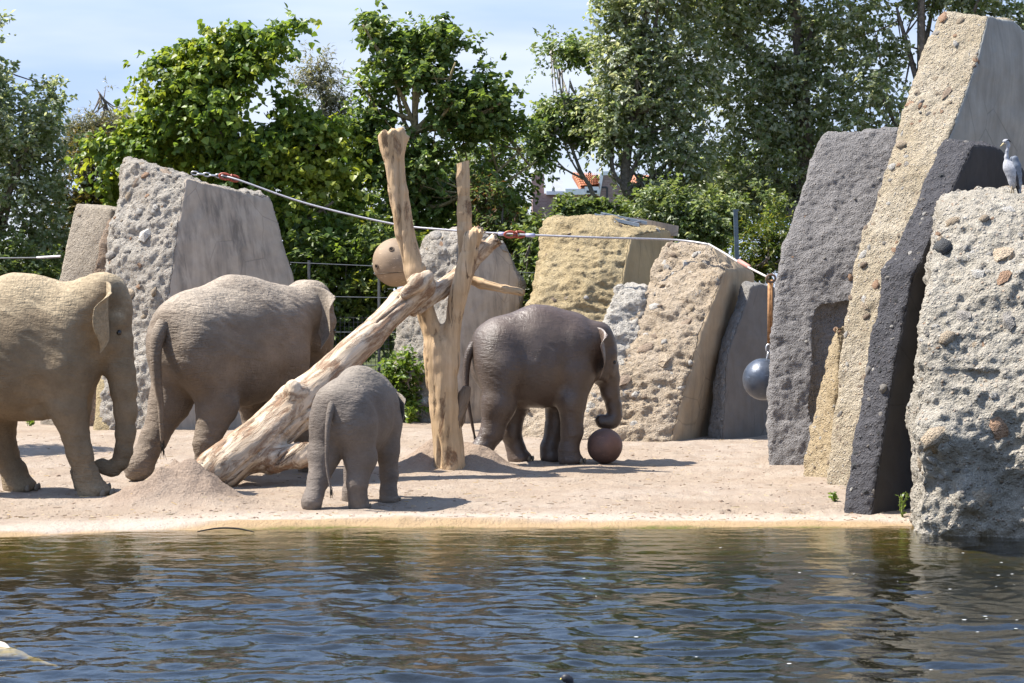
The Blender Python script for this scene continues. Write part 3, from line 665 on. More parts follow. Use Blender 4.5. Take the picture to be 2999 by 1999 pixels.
trunk = empty('tree_trunk', (P(1318, 1385, dT).x, dT, 0.0))
tag(trunk, 'peeled forked dead tree trunk standing upright in a sand heap', 'tree trunk')
wood('trunk', [[(P(1320, 1385, dT).x, dT, -0.25, 0.20), W(1320, 1385, dT, 0.185), W(1305, 1200, dT, 0.175), W(1285, 1020, dT, 0.175)],
               [W(1285, 1060, dT, 0.15), W(1262, 960, dT, 0.125), W(1235, 880, dT, 0.115), W(1212, 790, dT, 0.125), W(1185, 680, dT, 0.12), W(1165, 560, dT, 0.125), W(1152, 440, dT, 0.13), W(1143, 385, dT, 0.155, 1)],
               [W(1152, 440, dT, 0.10), W(1178, 392, dT + 0.05, 0.09, 1)],
               [W(1310, 1060, dT, 0.15), W(1325, 960, dT, 0.11), W(1340, 880, dT, 0.105), W(1362, 790, dT - 0.03, 0.115), W(1385, 700, dT - 0.06, 0.11), W(1402, 672, dT - 0.1, 0.085, 1)]],
     M_WOOD, parent=trunk, seed=3, axis=(0, 0, 1))
wood('stub', [[W(1318, 1275, dT, 0.09), W(1340, 1225, dT, 0.095), W(1358, 1160, dT + 0.05, 0.085), W(1368, 1130, dT + 0.05, 0.06, 1)]], mat_wood('dark_wood', (0.17, 0.12, 0.08), (0.24, 0.17, 0.11), (0.06, 0.04, 0.03), 0.5), parent=trunk, seed=8)
m = MB(); rsq = np.random.default_rng(4)
hs = np.linspace(0, 1, 14); pv = []
for i, t in enumerate(hs):
    c = P(1365, 800, dT + 0.08) * (1 - t) + P(1356, 474, dT + 0.08) * t
    hw = 0.085 - 0.012 * (t > 0.55) + 0.006 * rsq.normal()
    for (a, b) in ((-1, -1), (-0.25, -1.12), (0.35, -1.02), (1, -0.9), (1, 0.9), (0, 1.1), (-1, 0.9)):
        pv.append([c.x + hw * a + 0.005 * rsq.normal(), c.y + hw * 0.8 * b + 0.005 * rsq.normal(), c.z + (0.02 * a if i == 13 else 0)])
n7 = 7
m.add(pv, [(i * n7 + j, i * n7 + (j + 1) % n7, (i + 1) * n7 + (j + 1) % n7, (i + 1) * n7 + j) for i in range(13) for j in range(n7)] + [tuple(range(n7))[::-1], tuple(13 * n7 + j for j in range(n7))])
o = m.build('hewn_prong', M_WOOD, trunk, smooth=False); o.location = -trunk.location
# leaning log
lg = empty('log', P(640, 1425, 23.0)); lg.location.z = 0
tag(lg, 'pale weathered log leaning from the sand mound into the trunk fork', 'log')
wood('log_stem', [[W(585, 1415, 22.95, 0.20), W(640, 1375, 23.1, 0.25, ), W(760, 1290, 23.4, 0.25), W(860, 1195, 23.75, 0.26), W(950, 1110, 24.05, 0.19), W(1080, 985, 24.4, 0.165), W(1180, 885, 24.75, 0.165), W(1245, 838, 24.9, 0.15)],
                  [W(720, 1320, 23.3, 0.2), W(800, 1350, 23.3, 0.165), W(880, 1335, 23.35, 0.15), W(945, 1325, 23.45, 0.14, 1)],
                  [W(850, 1195, 23.7, 0.16), W(862, 1150, 23.6, 0.13), W(858, 1128, 23.55, 0.07)],
                  [W(890, 1180, 23.75, 0.14), W(905, 1230, 23.65, 0.10, 1)]],
     M_LOG, parent=lg, seed=12, axis=Vector(P(1200, 880, 24.8)) - Vector(P(640, 1375, 23.1)))
o = wood('branch', [[W(1215, 900, 24.95, 0.11), W(1290, 850, 25.3, 0.105), W(1360, 790, 25.55, 0.11), W(1420, 725, 25.6, 0.105), W(1458, 698, 25.6, 0.10, 1)],
                    [W(1400, 745, 25.55, 0.07), W(1385, 700, 25.5, 0.075), W(1410, 672, 25.45, 0.07, 1)]], M_LOG, parent=lg, seed=15)
wood('branch', [[W(1370, 812, 25.5, 0.06), W(1410, 830, 25.45, 0.062), W(1480, 845, 25.35, 0.058), W(1532, 857, 25.3, 0.05, 1)]], M_WOOD, parent=lg, seed=17, h=0.014, amp=0.35)
wood('knot', [[W(1190, 860, 24.6, 0.07), W(1222, 828, 24.6, 0.10), W(1248, 812, 24.7, 0.08)]], M_LOG, parent=lg, seed=19, h=0.018)
# driftwood in the pond
dw = empty('driftwood', (P(60, 1925, 13.0).x, 13.0, WZ)); tag(dw, 'bleached driftwood branch floating in the dark water', 'driftwood')
wood('driftwood_stem', [[W(-70, 1895, 13.2, 0.07), W(0, 1905, 13.1, 0.055), W(60, 1925, 13.0, 0.035), W(110, 1938, 12.95, 0.016), W(170, 1953, 12.9, 0.007)], [W(30, 1920, 13.0, 0.025), W(-60, 1932, 13.0, 0.018)]], simple('bleached_wood', (0.58, 0.48, 0.38), 0.7, var=0.3, sc=20), parent=dw, seed=23, h=0.011, amp=0.3)

# ------------------------------------------------------------------ elephants
M_EYE = MT('eye', 0.08, 0.6).col((0.012, 0.008, 0.006)).m
M_HAIR = simple('tail_hair_dark', (0.03, 0.025, 0.02), 0.6)
NAIL = stone_mesh(5, 1.0).mesh('toenail'); NAIL.materials.append(simple('toenail_horn', (0.22, 0.175, 0.125), 0.7))
def elephant(label, H, at, yaw, mat, legs, head=(0, 0), pitch=0.0, hyaw=0.0, trunk=(), tail=(), girth=1.0, belly=0.0, dust_light=(0.6, 0.9, 1.0), length=1.0, seed=0, ear_out=0.8, res=0.0088, folds=1.0, head_scale=1.0, ear_dx=0.0, extra=(), X0=0.0):
    """built in units of its back height, walking towards +x, then scaled"""
    g = Grid((-0.70, -0.36, -0.03), (0.72, 0.36, 1.14), res)
    L = length
    # trunk of the body
    g.ell((-0.02 * L + X0, 0, 0.675), (0.355 * L, 0.232 * girth, 0.302), 0.0)
    g.ell((-0.02 * L + X0, 0, 0.60 - belly), (0.30 * L, 0.215 * girth, 0.245), 0.06)
    g.ell((-0.27 * L + X0, 0, 0.69), (0.18, 0.205 * girth, 0.235), 0.06)
    for s in (-1, 1):
        g.ell((-0.30 * L + X0, s * 0.095 * girth, 0.64), (0.135, 0.13, 0.20), 0.06)
        g.ell((0.20 * L + X0, s * 0.085, 0.64), (0.125, 0.115, 0.22), 0.05)
    g.ell((0.19 * L + X0, 0, 0.68), (0.15, 0.185, 0.245), 0.06)
    g.cone((-0.37 * L + X0, 0, 0.79), (-0.05 * L + X0, 0, 0.895), 0.05, 0.07, 0.10); g.cone((-0.05 * L + X0, 0, 0.895), (0.22 * L + X0, 0, 0.865), 0.07, 0.07, 0.10)
    # head frame
    piv = np.array([0.30 * L, 0, 0.76]); cp, sp = math.cos(pitch), math.sin(pitch); cy, sy = math.cos(hyaw), math.sin(hyaw)
    def hd(x, y, z):
        q = np.array([(x - 0.30) * head_scale, y * head_scale, (z - 0.76) * head_scale]); q = np.array([q[0] * cp + q[2] * sp, q[1], -q[0] * sp + q[2] * cp])
        q = np.array([q[0] * cy - q[1] * sy, q[0] * sy + q[1] * cy, q[2]]); return q + piv + np.array([head[0], 0, head[1]])
    hs = head_scale
    g.begin()
    g.cone((0.17 * L + X0, 0, 0.72), hd(0.31, 0, 0.745), 0.185, 0.135, 0.04)
    g.cone((0.18 * L + X0, 0, 0.64), hd(0.31, 0, 0.69), 0.11, 0.085, 0.06)
    g.ell(hd(0.365, 0, 0.755), (0.112 * hs, 0.118 * hs, 0.122 * hs), 0.06)
    for s in (-1, 1):
        g.ell(hd(0.355, s * 0.047, 0.835), (0.068 * hs, 0.05 * hs, 0.055 * hs), 0.05)
        g.ell(hd(0.385, s * 0.075, 0.60), (0.06 * hs, 0.042 * hs, 0.085 * hs), 0.05)
        g.ell(hd(0.435, s * 0.072, 0.685), (0.032 * hs, 0.03 * hs, 0.034 * hs), 0.04)
        g.cone(hd(0.42, s * 0.05, 0.58), hd(0.437, s * 0.04, 0.50), 0.03 * hs, 0.022 * hs, 0.03)
    g.ell(hd(0.415, 0, 0.645), (0.075 * hs, 0.085 * hs, 0.14 * hs), 0.06)
    g.cone(hd(0.36, 0, 0.585), hd(0.405, 0, 0.49), 0.07 * hs, 0.032 * hs, 0.04)
    g.chain([(*hd(0.43, 0, 0.60), 0.072 * hs), (*hd(0.445, 0, 0.53), 0.060 * hs)] + [tuple(t) for t in trunk], 0.03)
    g.end(0.055)
    for c_, r_ in extra: g.ell(c_, r_, 0.03)
    for lg_ in legs:
        g.begin(); g.chain(lg_['j'], 0.035)
        f = lg_['j'][-1]
        if lg_.get('flat', True): g.ell((f[0] + 0.012, f[1], 0.028), (0.076, 0.07, 0.042), 0.03)
        g.end(0.05)
    x, y, z = g.xyz((slice(None),) * 3); g.v = np.maximum(g.v, -z + 0 * x + 0 * y).astype(np.float32)
    V, Fq = g.mesh(); N = vnormals(V, Fq)
    nleg = np.clip((0.45 - V[:, 2]) / 0.3, 0, 1)
    fold = -np.abs(np.sin(V[:, 2] * 62 + 2.2 * fbm(V * 7, 3, seed))) ** 0.5 * 0.0034 * nleg * folds
    side = np.clip(1 - np.abs(V[:, 0] + 0.02) / 0.45, 0, 1)
    wr = (0.3 - np.abs(fbm(V * [8, 8, 24] + 0.6 * V[:, :1] * [0, 0, 20] + seed, 3, seed + 4))) * 0.0042 * folds + fbm(V * 4, 3, seed + 6) * 0.0035
    ribs = 0.004 * np.sin(V[:, 0] * 55) * np.exp(-((V[:, 2] - 0.62) / 0.12) ** 2) * np.exp(-((V[:, 0] - 0.02) / 0.15) ** 2)
    V = V + N * (fold + wr + ribs * 0.6)[:, None]
    for s_ in (-1, 1):   # temple hollow, hollow behind the jaw, mouth line
        for (hx, hy, hz, rr, am) in ((0.405, 0.10, 0.745, 0.045, -0.016), (0.47, 0.06, 0.66, 0.035, -0.006), (0.445, 0.09, 0.642, 0.016, -0.006), (0.418, 0.075, 0.535, 0.016, -0.014), (0.405, 0.085, 0.555, 0.014, -0.012), (0.39, 0.09, 0.568, 0.012, -0.008), (0.30, 0.13, 0.62, 0.035, -0.012)):
            c_ = hd(hx, s_ * hy, hz); q_ = ((V - c_) ** 2 * [1, 0.35, 1]).sum(1) / (rr * head_scale) ** 2
            V = V + N * (am * np.exp(-q_))[:, None]
    for s_ in (-1, 1):   # hip and shoulder bones, hollow flank, armpit, kneecap
        for (bx0, by0, bz0, rr, am) in ((-0.33, 0.13, 0.83, 0.055, 0.007), (-0.17, 0.20, 0.72, 0.07, -0.007), (0.13, 0.18, 0.80, 0.06, 0.005), (0.17, 0.20, 0.70, 0.05, 0.004), (0.09, 0.20, 0.50, 0.05, -0.012), (-0.19, 0.19, 0.46, 0.05, -0.012), (0.06, 0.0, 0.95, 0.08, 0.006)):
            q_ = ((V - np.array([bx0 * L + X0, s_ * by0 * girth, bz0])) ** 2 * [1, 0.4, 1]).sum(1) / rr ** 2; V = V + N * (am * np.exp(-q_))[:, None]
    parts_V = [V]; parts_F = [Fq]; nv = len(V)
    # ears: thin curved flaps, open away from the head
    ns, nt_ = 17, 11
    for s in (-1, 1):
        G0 = np.zeros((2, ns, nt_, 3))
        for i in range(ns):
            u = i / (ns - 1)
            for j in range(nt_):
                t = j / (nt_ - 1)
                w = 0.170 * (math.sin(math.pi * (0.24 + 0.60 * u)) ** 0.8) * (1 - 0.30 * u) + 0.015
                rx, rz = 0.318 + ear_dx + 0.030 * u, 0.862 - 0.215 * u
                ex = rx + w * t * (0.36 - 0.46 * t * ear_out) + 0.01 * math.sin(4 * t)
                ey = 0.088 + 0.014 * math.sin(u * 3.1) + w * (0.95 * t - 0.10 * t * t)
                ez = rz - 0.10 * t * (0.2 + u) + 0.014 * math.sin(u * 7 + 1.0) * t
                if u < 0.30: k_ = (0.30 - u) / 0.30; ex += 0.06 * k_ * t * t; ez -= 0.045 * k_ * t * t
                ex += 0.010 * math.sin(u * 8 + seed) * t * t
                th = 0.009 * (1 - 0.5 * t)
                q = hd(ex, s * ey, ez); q2 = hd(ex + th, s * ey, ez + th * 0.3)
                G0[0, i, j] = q; G0[1, i, j] = q2
        Vn = G0.reshape(-1, 3); idx = np.arange(2 * ns * nt_).reshape(2, ns, nt_) + nv; fq = []
        for a in (0, 1):
            I = idx[a]; qd = np.stack([I[:-1, :-1], I[1:, :-1], I[1:, 1:], I[:-1, 1:]], -1).reshape(-1, 4); fq.append(qd if (a == 0) == (s < 0) else qd[:, ::-1])
        def rim(A, B): fq.append(np.stack([A[:-1], A[1:], B[1:], B[:-1]], 1))
        rim(idx[0, :, -1], idx[1, :, -1]); rim(idx[0, 0, :], idx[1, 0, :]); rim(idx[0, -1, :], idx[1, -1, :])
        parts_V.append(Vn); parts_F += fq; nv += len(Vn)
    # tail
    mb = MB(); mb.tube([t[:3] for t in tail], [t[3] for t in tail], 8, True, 4)
    tv = np.concatenate(mb.V); tq = np.array([f for f in mb.Q if len(f) == 4]) + nv
    parts_V.append(tv); parts_F.append(tq); nv += len(tv)
    VV = np.concatenate(parts_V) * H; FF = np.concatenate(parts_F)
    me = mesh_np('elephant_body', VV, FF)
    Nn = vnormals(VV, FF)
    up = sm01((Nn[:, 2] - 0.05 + 0.25 * fbm(VV * 3.5, 4, seed + 2)) / 0.75); hi_ = sm01((VV[:, 2] / H - dust_light[0]) / max(dust_light[1] - dust_light[0], 0.01))
    du = np.clip(up * hi_ * dust_light[2], 0, 1)
    low = (1 - sm01((VV[:, 2] / H - 0.02) / 0.10)) * 0.35
    ear_light = np.zeros(len(VV)); ear_light[len(V):len(V) + 4 * ns * nt_] = 0.75  # ears: some dust, plus the sunlit lightness of their backs put into the colour
    attr(me, 'dust_light', np.maximum(np.maximum(du, low), ear_light))
    root = empty('elephant', (at[0], at[1], -0.012), yaw); tag(root, label, 'elephant')
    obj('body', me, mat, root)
    Vb = V * H
    for s in (-1, 1):
        e = hd(0.452, s * 0.085, 0.640) * H; k = np.where(Vb[:, 1] * s > 0)[0] if abs(hyaw) < 0.3 else np.arange(len(Vb))
        q = ((Vb[k] - e) ** 2 * [1, 0.15, 1]).sum(1); p = Vb[k[int(np.argmin(q))]]
        m = stone_mesh(3, 0.8); ev = np.concatenate(m.V); 
        me2 = bpy.data.meshes.new('eye'); bm_v = (ev / np.linalg.norm(ev, axis=1, keepdims=True)) * 0.0135 * H; me2.from_pydata(bm_v.tolist(), [], m.Q); me2.polygons.foreach_set('use_smooth', np.ones(len(me2.polygons), bool))
        o = obj('eye', me2, M_EYE, root); o.location = p
    for lg_ in legs:
        if not lg_.get('flat', True): continue
        f = lg_['j'][-1]
        for a_ in (-1.0, -0.35, 0.35, 1.0):
            o = bpy.data.objects.new('toenail', NAIL); COL.objects.link(o); o.parent = root; o.scale = (0.010 * H, 0.018 * H, 0.017 * H); o.rotation_euler = (0, 0, a_)
            o.location = ((f[0] + 0.012 + 0.083 * math.cos(a_)) * H, (f[1] + 0.076 * math.sin(a_)) * H, 0.024 * H)
    # tail tuft
    mb = MB(); t1 = np.array(tail[-1][:3]) * H; t0 = np.array(tail[-2][:3]) * H; dr = (t1 - t0) / np.linalg.norm(t1 - t0); rs = np.random.default_rng(seed)
    for i in range(26):
        a = t0 + (t1 - t0) * rs.uniform(0.5, 1); e = t1 + dr * rs.uniform(0.02, 0.075) * H + rs.normal(0, 0.007, 3) * H
        mb.tube([a, (a + e) / 2 + rs.normal(0, 0.003, 3) * H, e], [0.0022 * H, 0.002 * H, 0.0008 * H], 4, True, 2)
    mb.build('tail_hair', M_HAIR, root)
    return root

def fleg(fx, s, lift=0.0, thick=1.0, mid=0.0, a=0.19):
    f = lambda t: a + (fx - a) * t
    return {'j': [(a, s * 0.115, 0.57, 0.118), (f(0.35) - 0.015, s * 0.128, 0.40, 0.088 * thick), (f(0.72) + 0.008 + mid, s * 0.128, 0.205 + lift, 0.066 * thick), (fx + mid * 0.6, s * 0.125, 0.085 + lift, 0.061 * thick), (fx + 0.008, s * 0.125, 0.035 + lift, 0.070 * thick)], 'flat': lift == 0}
def hleg(fx, s, lift=0.0, knee=0.0, thick=1.0, a=-0.27):
    f = lambda t: a + (fx - a) * t
    return {'j': [(a, s * 0.105, 0.60, 0.145), (f(0.30) + 0.035 + knee, s * 0.125, 0.37, 0.100 * thick), (f(0.78) - 0.018 + knee * 0.3, s * 0.125, 0.185, 0.063 * thick), (fx - 0.008, s * 0.125, 0.085, 0.057 * thick), (fx + 0.008, s * 0.125, 0.033, 0.066 * thick)], 'flat': True}
def hleg_push(fx, s, thick=1.0):
    return {'j': [(-0.27, s * 0.105, 0.60, 0.145), (-0.33 + (fx + 0.5) * 0.3, s * 0.125, 0.38, 0.100 * thick), (fx + 0.085, s * 0.125, 0.205, 0.066 * thick), (fx + 0.02, s * 0.125, 0.105, 0.060 * thick), (fx - 0.01, s * 0.125, 0.062, 0.064 * thick), (fx + 0.022, s * 0.125, 0.025, 0.046 * thick)], 'flat': False}

SK1 = mat_skin('skin_dusty', (0.215, 0.158, 0.098), (0.46, 0.36, 0.23), 0.85, 0.2, 1.0)
SK2 = mat_skin('skin_greybrown', (0.20, 0.155, 0.115), (0.40, 0.33, 0.255), 0.8, 0.25, 1.2)
SK3 = mat_skin('skin_wet', (0.078, 0.052, 0.037), (0.16, 0.11, 0.085), 0.33, 0.65, 0.45, wet=1)
SK4 = mat_skin('skin_calf', (0.155, 0.125, 0.102), (0.31, 0.262, 0.205), 0.72, 0.3, 0.8)

# dusty adult, side on
H1 = 2.34; y1 = 22.32; x1 = P(253, 0, 22.0).x - 0.215 * H1
elephant('sandy brown dusty elephant with its trunk hanging straight down, tip curled', H1, (x1, y1), 0.0, SK1,
         [fleg(0.232, -1, thick=0.88, mid=-0.022, a=0.10), fleg(0.165, 1, thick=0.8, mid=-0.03, a=0.10), hleg(-0.16, 1, a=-0.35), hleg(-0.44, -1, a=-0.36)], head=(-0.088, 0.115), pitch=0.10,
         trunk=[(0.345, -0.01, 0.56, 0.060), (0.358, -0.01, 0.48, 0.053), (0.366, -0.01, 0.38, 0.048), (0.366, -0.01, 0.28, 0.043), (0.358, -0.01, 0.20, 0.039), (0.342, -0.01, 0.148, 0.035), (0.31, -0.01, 0.118, 0.031), (0.272, -0.01, 0.122, 0.026), (0.245, -0.01, 0.138, 0.021), (0.262, -0.01, 0.155, 0.016)],
         tail=[(-0.52, 0, 0.76, 0.03), (-0.56, 0, 0.6, 0.02), (-0.565, 0, 0.4, 0.014), (-0.56, 0, 0.27, 0.009)], belly=0.02, dust_light=(0.55, 0.85, 1.0), seed=1, ear_dx=0.045, X0=-0.085, extra=[((-0.01, -0.09, 0.385), (0.06, 0.05, 0.045))])
# grey-brown adult walking away to the right
H2 = 2.34; y2 = 24.6; a2 = math.radians(47)
elephant('large grey-brown elephant walking away past the leaning log, tail and rump towards the water', H2, (P(702, 0, y2).x, y2), a2, SK2,
         [fleg(0.36, -1), fleg(0.22, 1), hleg_push(-0.52, 1, 1.02), hleg(-0.30, -1)], head=(0.075, 0.085), pitch=0.05, length=1.10,
         trunk=[(0.52, 0, 0.50, 0.06), (0.54, 0, 0.40, 0.054), (0.545, 0, 0.30, 0.047), (0.535, 0, 0.20, 0.04), (0.52, 0, 0.12, 0.032), (0.55, 0, 0.07, 0.024)],
         tail=[(-0.468, 0, 0.765, 0.042), (-0.505, 0, 0.71, 0.036), (-0.525, -0.005, 0.62, 0.029), (-0.520, -0.01, 0.50, 0.023), (-0.50, -0.01, 0.38, 0.016), (-0.495, -0.01, 0.27, 0.011), (-0.49, -0.01, 0.19, 0.007)], girth=1.10, belly=0.01, dust_light=(0.50, 0.92, 1.0), seed=2, ear_dx=-0.03)
# wet juvenile with the ball
H3 = 1.98; y3 = 26.35; a3 = math.radians(13)
elephant('wet dark brown young elephant resting its curled trunk on the ball', H3, (P(1588, 0, y3).x, y3), a3, SK3,
         [fleg(0.140, -1), fleg(0.085, 1), hleg_push(-0.44, -1, 1.08), hleg(-0.135, 1, knee=0.03)], head=(0.0, 0.0), pitch=0.0,
         trunk=[(0.448, 0, 0.44, 0.056), (0.470, 0, 0.36, 0.045), (0.478, 0, 0.30, 0.040), (0.462, 0, 0.262, 0.038), (0.428, 0, 0.252, 0.036), (0.392, 0, 0.258, 0.034), (0.378, 0.0, 0.275, 0.028)],
         tail=[(-0.435, 0, 0.76, 0.034), (-0.475, 0, 0.69, 0.028), (-0.49, 0, 0.58, 0.021), (-0.488, 0, 0.46, 0.016), (-0.47, 0, 0.34, 0.012), (-0.452, 0, 0.25, 0.010), (-0.44, 0, 0.19, 0.007)], girth=1.0, dust_light=(0.8, 1.0, 0.35), seed=3, folds=0.5, ear_out=0.75)
# calf seen from behind
H4 = 1.40; y4 = 21.3; a4 = math.radians(67)
elephant('small grey elephant calf standing between the leaning log and the water', H4, (P(1056, 0, y4).x, y4), a4, SK4,
         [fleg(0.20, -1), fleg(0.10, 1), hleg_push(-0.50, 1, 1.12), hleg(-0.28, -1, thick=1.15)], head=(-0.01, -0.04), pitch=0.2, hyaw=-0.3,
         trunk=[(0.43, 0, 0.36, 0.05), (0.44, 0, 0.27, 0.042), (0.43, 0, 0.18, 0.035), (0.44, 0, 0.10, 0.028), (0.47, 0, 0.06, 0.022)],
         tail=[(-0.43, 0, 0.76, 0.032), (-0.465, 0.0, 0.70, 0.028), (-0.49, 0.005, 0.60, 0.022), (-0.495, 0.01, 0.48, 0.017), (-0.495, 0.012, 0.36, 0.013), (-0.495, 0.0, 0.25, 0.010), (-0.495, -0.02, 0.16, 0.006)], girth=1.04, dust_light=(0.62, 1.0, 0.7), seed=4, folds=0.7)

# ------------------------------------------------------------------ balls, cable, straps
def ball_mesh(name, r, seg=32, ring=20, holes=()):
    V = [[0, 0, r]] + [[r * math.sin(math.pi * i / ring) * math.cos(2 * math.pi * j / seg), r * math.sin(math.pi * i / ring) * math.sin(2 * math.pi * j / seg), r * math.cos(math.pi * i / ring)] for i in range(1, ring) for j in range(seg)] + [[0, 0, -r]]
    V = np.array(V)
    dn = fbm(V / r * 2.1, 3, 4) * 0.006 * r * 2
    V = V * (1 + dn / r)[:, None]
    Fq = [(0, 1 + j, 1 + (j + 1) % seg) for j in range(seg)]
    for i in range(ring - 2):
        for j in range(seg): Fq.append((1 + i * seg + j, 1 + (i + 1) * seg + j, 1 + (i + 1) * seg + (j + 1) % seg, 1 + i * seg + (j + 1) % seg))
    e = len(V) - 1; b = 1 + (ring - 2) * seg; Fq += [(e, b + (j + 1) % seg, b + j) for j in range(seg)]
    m = MB(); m.add(V, Fq); return m.mesh(name)
def ball_mat(name, c, c2, rough, spec, metal=0.0):
    M = MT(name, rough, spec); M.b.inputs['Metallic'].default_value = metal; v = M.map()
    n = M.noise(v, 4, 6, 0.7); s_ = M.noise(M.map((3, 3, 14), rot=(0.5, 0.4, 0)), 2.5, 6, 0.75)
    col = M.mix(M.ramp(n, (0.35, 0.0), (0.65, 1.0)), c, c2); col = M.mix(M.ramp(s_, (0.60, 0.0), (0.68, 0.7)), col, tuple(min(1, x * 2.2 + 0.03) for x in c2))
    M.col(col); M.nrm(M.bump(M.noise(v, 30, 4), 0.004, 0.6)); M.rgh(M.ramp(n, (0.3, rough), (0.7, min(1, rough + 0.2)))); return M.m
bd = 26.28; br = 0.222
bx = P(1771, 0, bd).x
b = obj('play_ball', ball_mesh('play_ball', br), ball_mat('ball_red_brown', (0.115, 0.068, 0.052), (0.19, 0.10, 0.072), 0.5, 0.4)); b.location = (bx, bd, br - 0.012)
tag(b, 'dusty red-brown ball on the sand under the trunk of the wet elephant', 'ball')

M_STEEL = simple('galvanised_cable', (0.33, 0.32, 0.34), 0.45, 0.5, 0.4, var=0.25, sc=60)
M_CHAIN = simple('galvanised_chain', (0.42, 0.42, 0.43), 0.4, 0.5, 0.7)
M_RED = simple('red_shackle_paint', (0.33, 0.07, 0.04), 0.5, 0.4)
cab = empty('cable', P(690, 524, 33.4)); tag(cab, 'grey steel cable slung from the large plastered slab across to the grey slab', 'cable')
def part_world(mb, name, mat, parent):
    o = mb.build(name, mat, parent); o.location = -parent.location; return o
cpts = [(640, 512, 33.35), (700, 527, 33.2), (900, 596, 32.9), (1150, 655, 32.5), (1300, 672, 32.2), (1480, 684, 31.9), (1750, 695, 31.6), (1975, 702, 31.55), (2080, 716, 31.2)]
m = MB(); m.tube([P(*c) for c in cpts], 0.016, 8, True, 5); part_world(m, 'cable_line', M_STEEL, cab)
m = MB(); m.tube([P(*c) for c in ((2075, 714, 31.2), (2120, 740, 30.2), (2165, 768, 29.0), (2250, 812, 26.85))], 0.015, 8, True, 4); part_world(m, 'cable_line', simple('white_rope', (0.42, 0.39, 0.36), 0.8, var=0.35, sc=40), cab)
def link(m, c, d, u, L=0.05, w=0.022, r=0.008):
    c = np.array(c); d = np.array(d) / np.linalg.norm(d); u = np.array(u) - d * (np.array(u) @ d); u /= np.linalg.norm(u)
    pts = [c + d * L * math.cos(a) + u * w * math.sin(a) for a in np.linspace(0, 2 * math.pi, 11)]
    m.tube(pts, r, 5, False, 1)
def chain(name, a, b, mat, parent, L=0.05, **kw):
    a = np.array(a); b = np.array(b); n = max(1, int(np.linalg.norm(b - a) / (L * 1.55))); d = (b - a)
    for i in range(n):
        m = MB(); link(m, a + d * (i + 0.5) / n, d, (0, 1, 0.2) if i % 2 else (1, 0, 0.3), L, **kw); part_world(m, 'chain_link', mat, parent)
chain('chain', P(562, 506, 33.3), P(650, 516, 33.35), M_CHAIN, cab, L=0.06, r=0.012, w=0.03)
def shackle(px, py, d, ang):
    m = MB(); c = np.array(P(px, py, d)); ex = np.array([math.cos(ang), 0, -math.sin(ang)]); ez = np.array([math.sin(ang), 0, math.cos(ang)])
    for s in (-1, 1):
        pts = [c + ex * (s * 0.07 + 0.09 * math.cos(a)) + ez * 0.045 * math.sin(a) + np.array([0, 0.02 * s, 0]) for a in np.linspace(0.4, 5.9, 12)]
        m.tube(pts, 0.02, 6, True, 1)
    m.tube([c - ez * 0.06 + ex * 0.03, c + ez * 0.06 + ex * 0.03], 0.018, 6)
    part_world(m, 'shackle', M_RED, cab)
shackle(1508, 686, 31.85, 0.0); shackle(672, 519, 33.3, 0.2)
m = MB(); m.tube([P(1460, 684, 31.93), P(1480, 685, 31.9)], 0.03, 8); m.tube([P(1540, 688, 31.8), P(1566, 689, 31.78)], 0.03, 8); part_world(m, 'ferrule', simple('ferrule_blue_grey', (0.36, 0.36, 0.52), 0.4, 0.5), cab)
m = MB(); m.tube([P(2165, 764, 29.05), P(2195, 782, 28.3)], 0.032, 8); part_world(m, 'tape', simple('red_tape', (0.45, 0.22, 0.18), 0.6), cab)
m = MB(); link(m, np.array(P(2258, 815, 26.75)), (1, 0, 0.2), (0, 0, 1), 0.06, 0.05, 0.016); part_world(m, 'eye_bolt', simple('rusty_bolt', (0.14, 0.09, 0.06), 0.7), cab)

# brown ball hung from the cable behind the trunk
wbd = 32.45; wr_ = 72 / F * wbd
hb = empty('hanging_ball', P(1162, 768, wbd)); tag(hb, 'brown wooden feeder ball with holes hanging from the cable behind the trunk', 'ball')
obj('shell', ball_mesh('shell', wr_, 36, 22), ball_mat('ball_brown', (0.235, 0.165, 0.105), (0.31, 0.225, 0.15), 0.6, 0.3), hb)
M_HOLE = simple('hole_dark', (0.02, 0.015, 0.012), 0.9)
for (px, py) in ((1106, 780), (1228, 790), (1150, 730)):
    q = P(px, py, wbd) - P(1162, 768, wbd); yy = math.sqrt(max(wr_ ** 2 - q.x ** 2 - q.z ** 2, 0)); n_ = Vector((q.x, -yy, q.z)).normalized()
    m = MB(); u_ = n_.orthogonal().normalized(); w_ = n_.cross(u_); pts = [n_ * wr_ * 1.002 + (u_ * math.cos(a) + w_ * math.sin(a)) * 0.034 for a in np.linspace(0, 2 * math.pi, 13)]
    m.tube(pts, 0.011, 6, False, 1); m.build('rim', simple('rim_dark', (0.12, 0.08, 0.05), 0.7), hb)
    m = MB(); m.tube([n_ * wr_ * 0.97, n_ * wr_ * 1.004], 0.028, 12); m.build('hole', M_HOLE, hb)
m = MB(); zz = -0.42 * wr_; m.tube([Vector((math.cos(a) * math.sqrt(wr_ ** 2 - zz ** 2) * 1.004, math.sin(a) * math.sqrt(wr_ ** 2 - zz ** 2) * 1.004, zz + 0.03 * math.cos(a))) for a in np.linspace(0, 2 * math.pi, 40)], 0.006, 5, False, 1); m.build('seam', simple('seam_dark', (0.10, 0.07, 0.045), 0.8), hb)
chain('chain', P(1162, 656, wbd), P(1162, 698, wbd), M_CHAIN, hb, L=0.05, r=0.01, w=0.025)

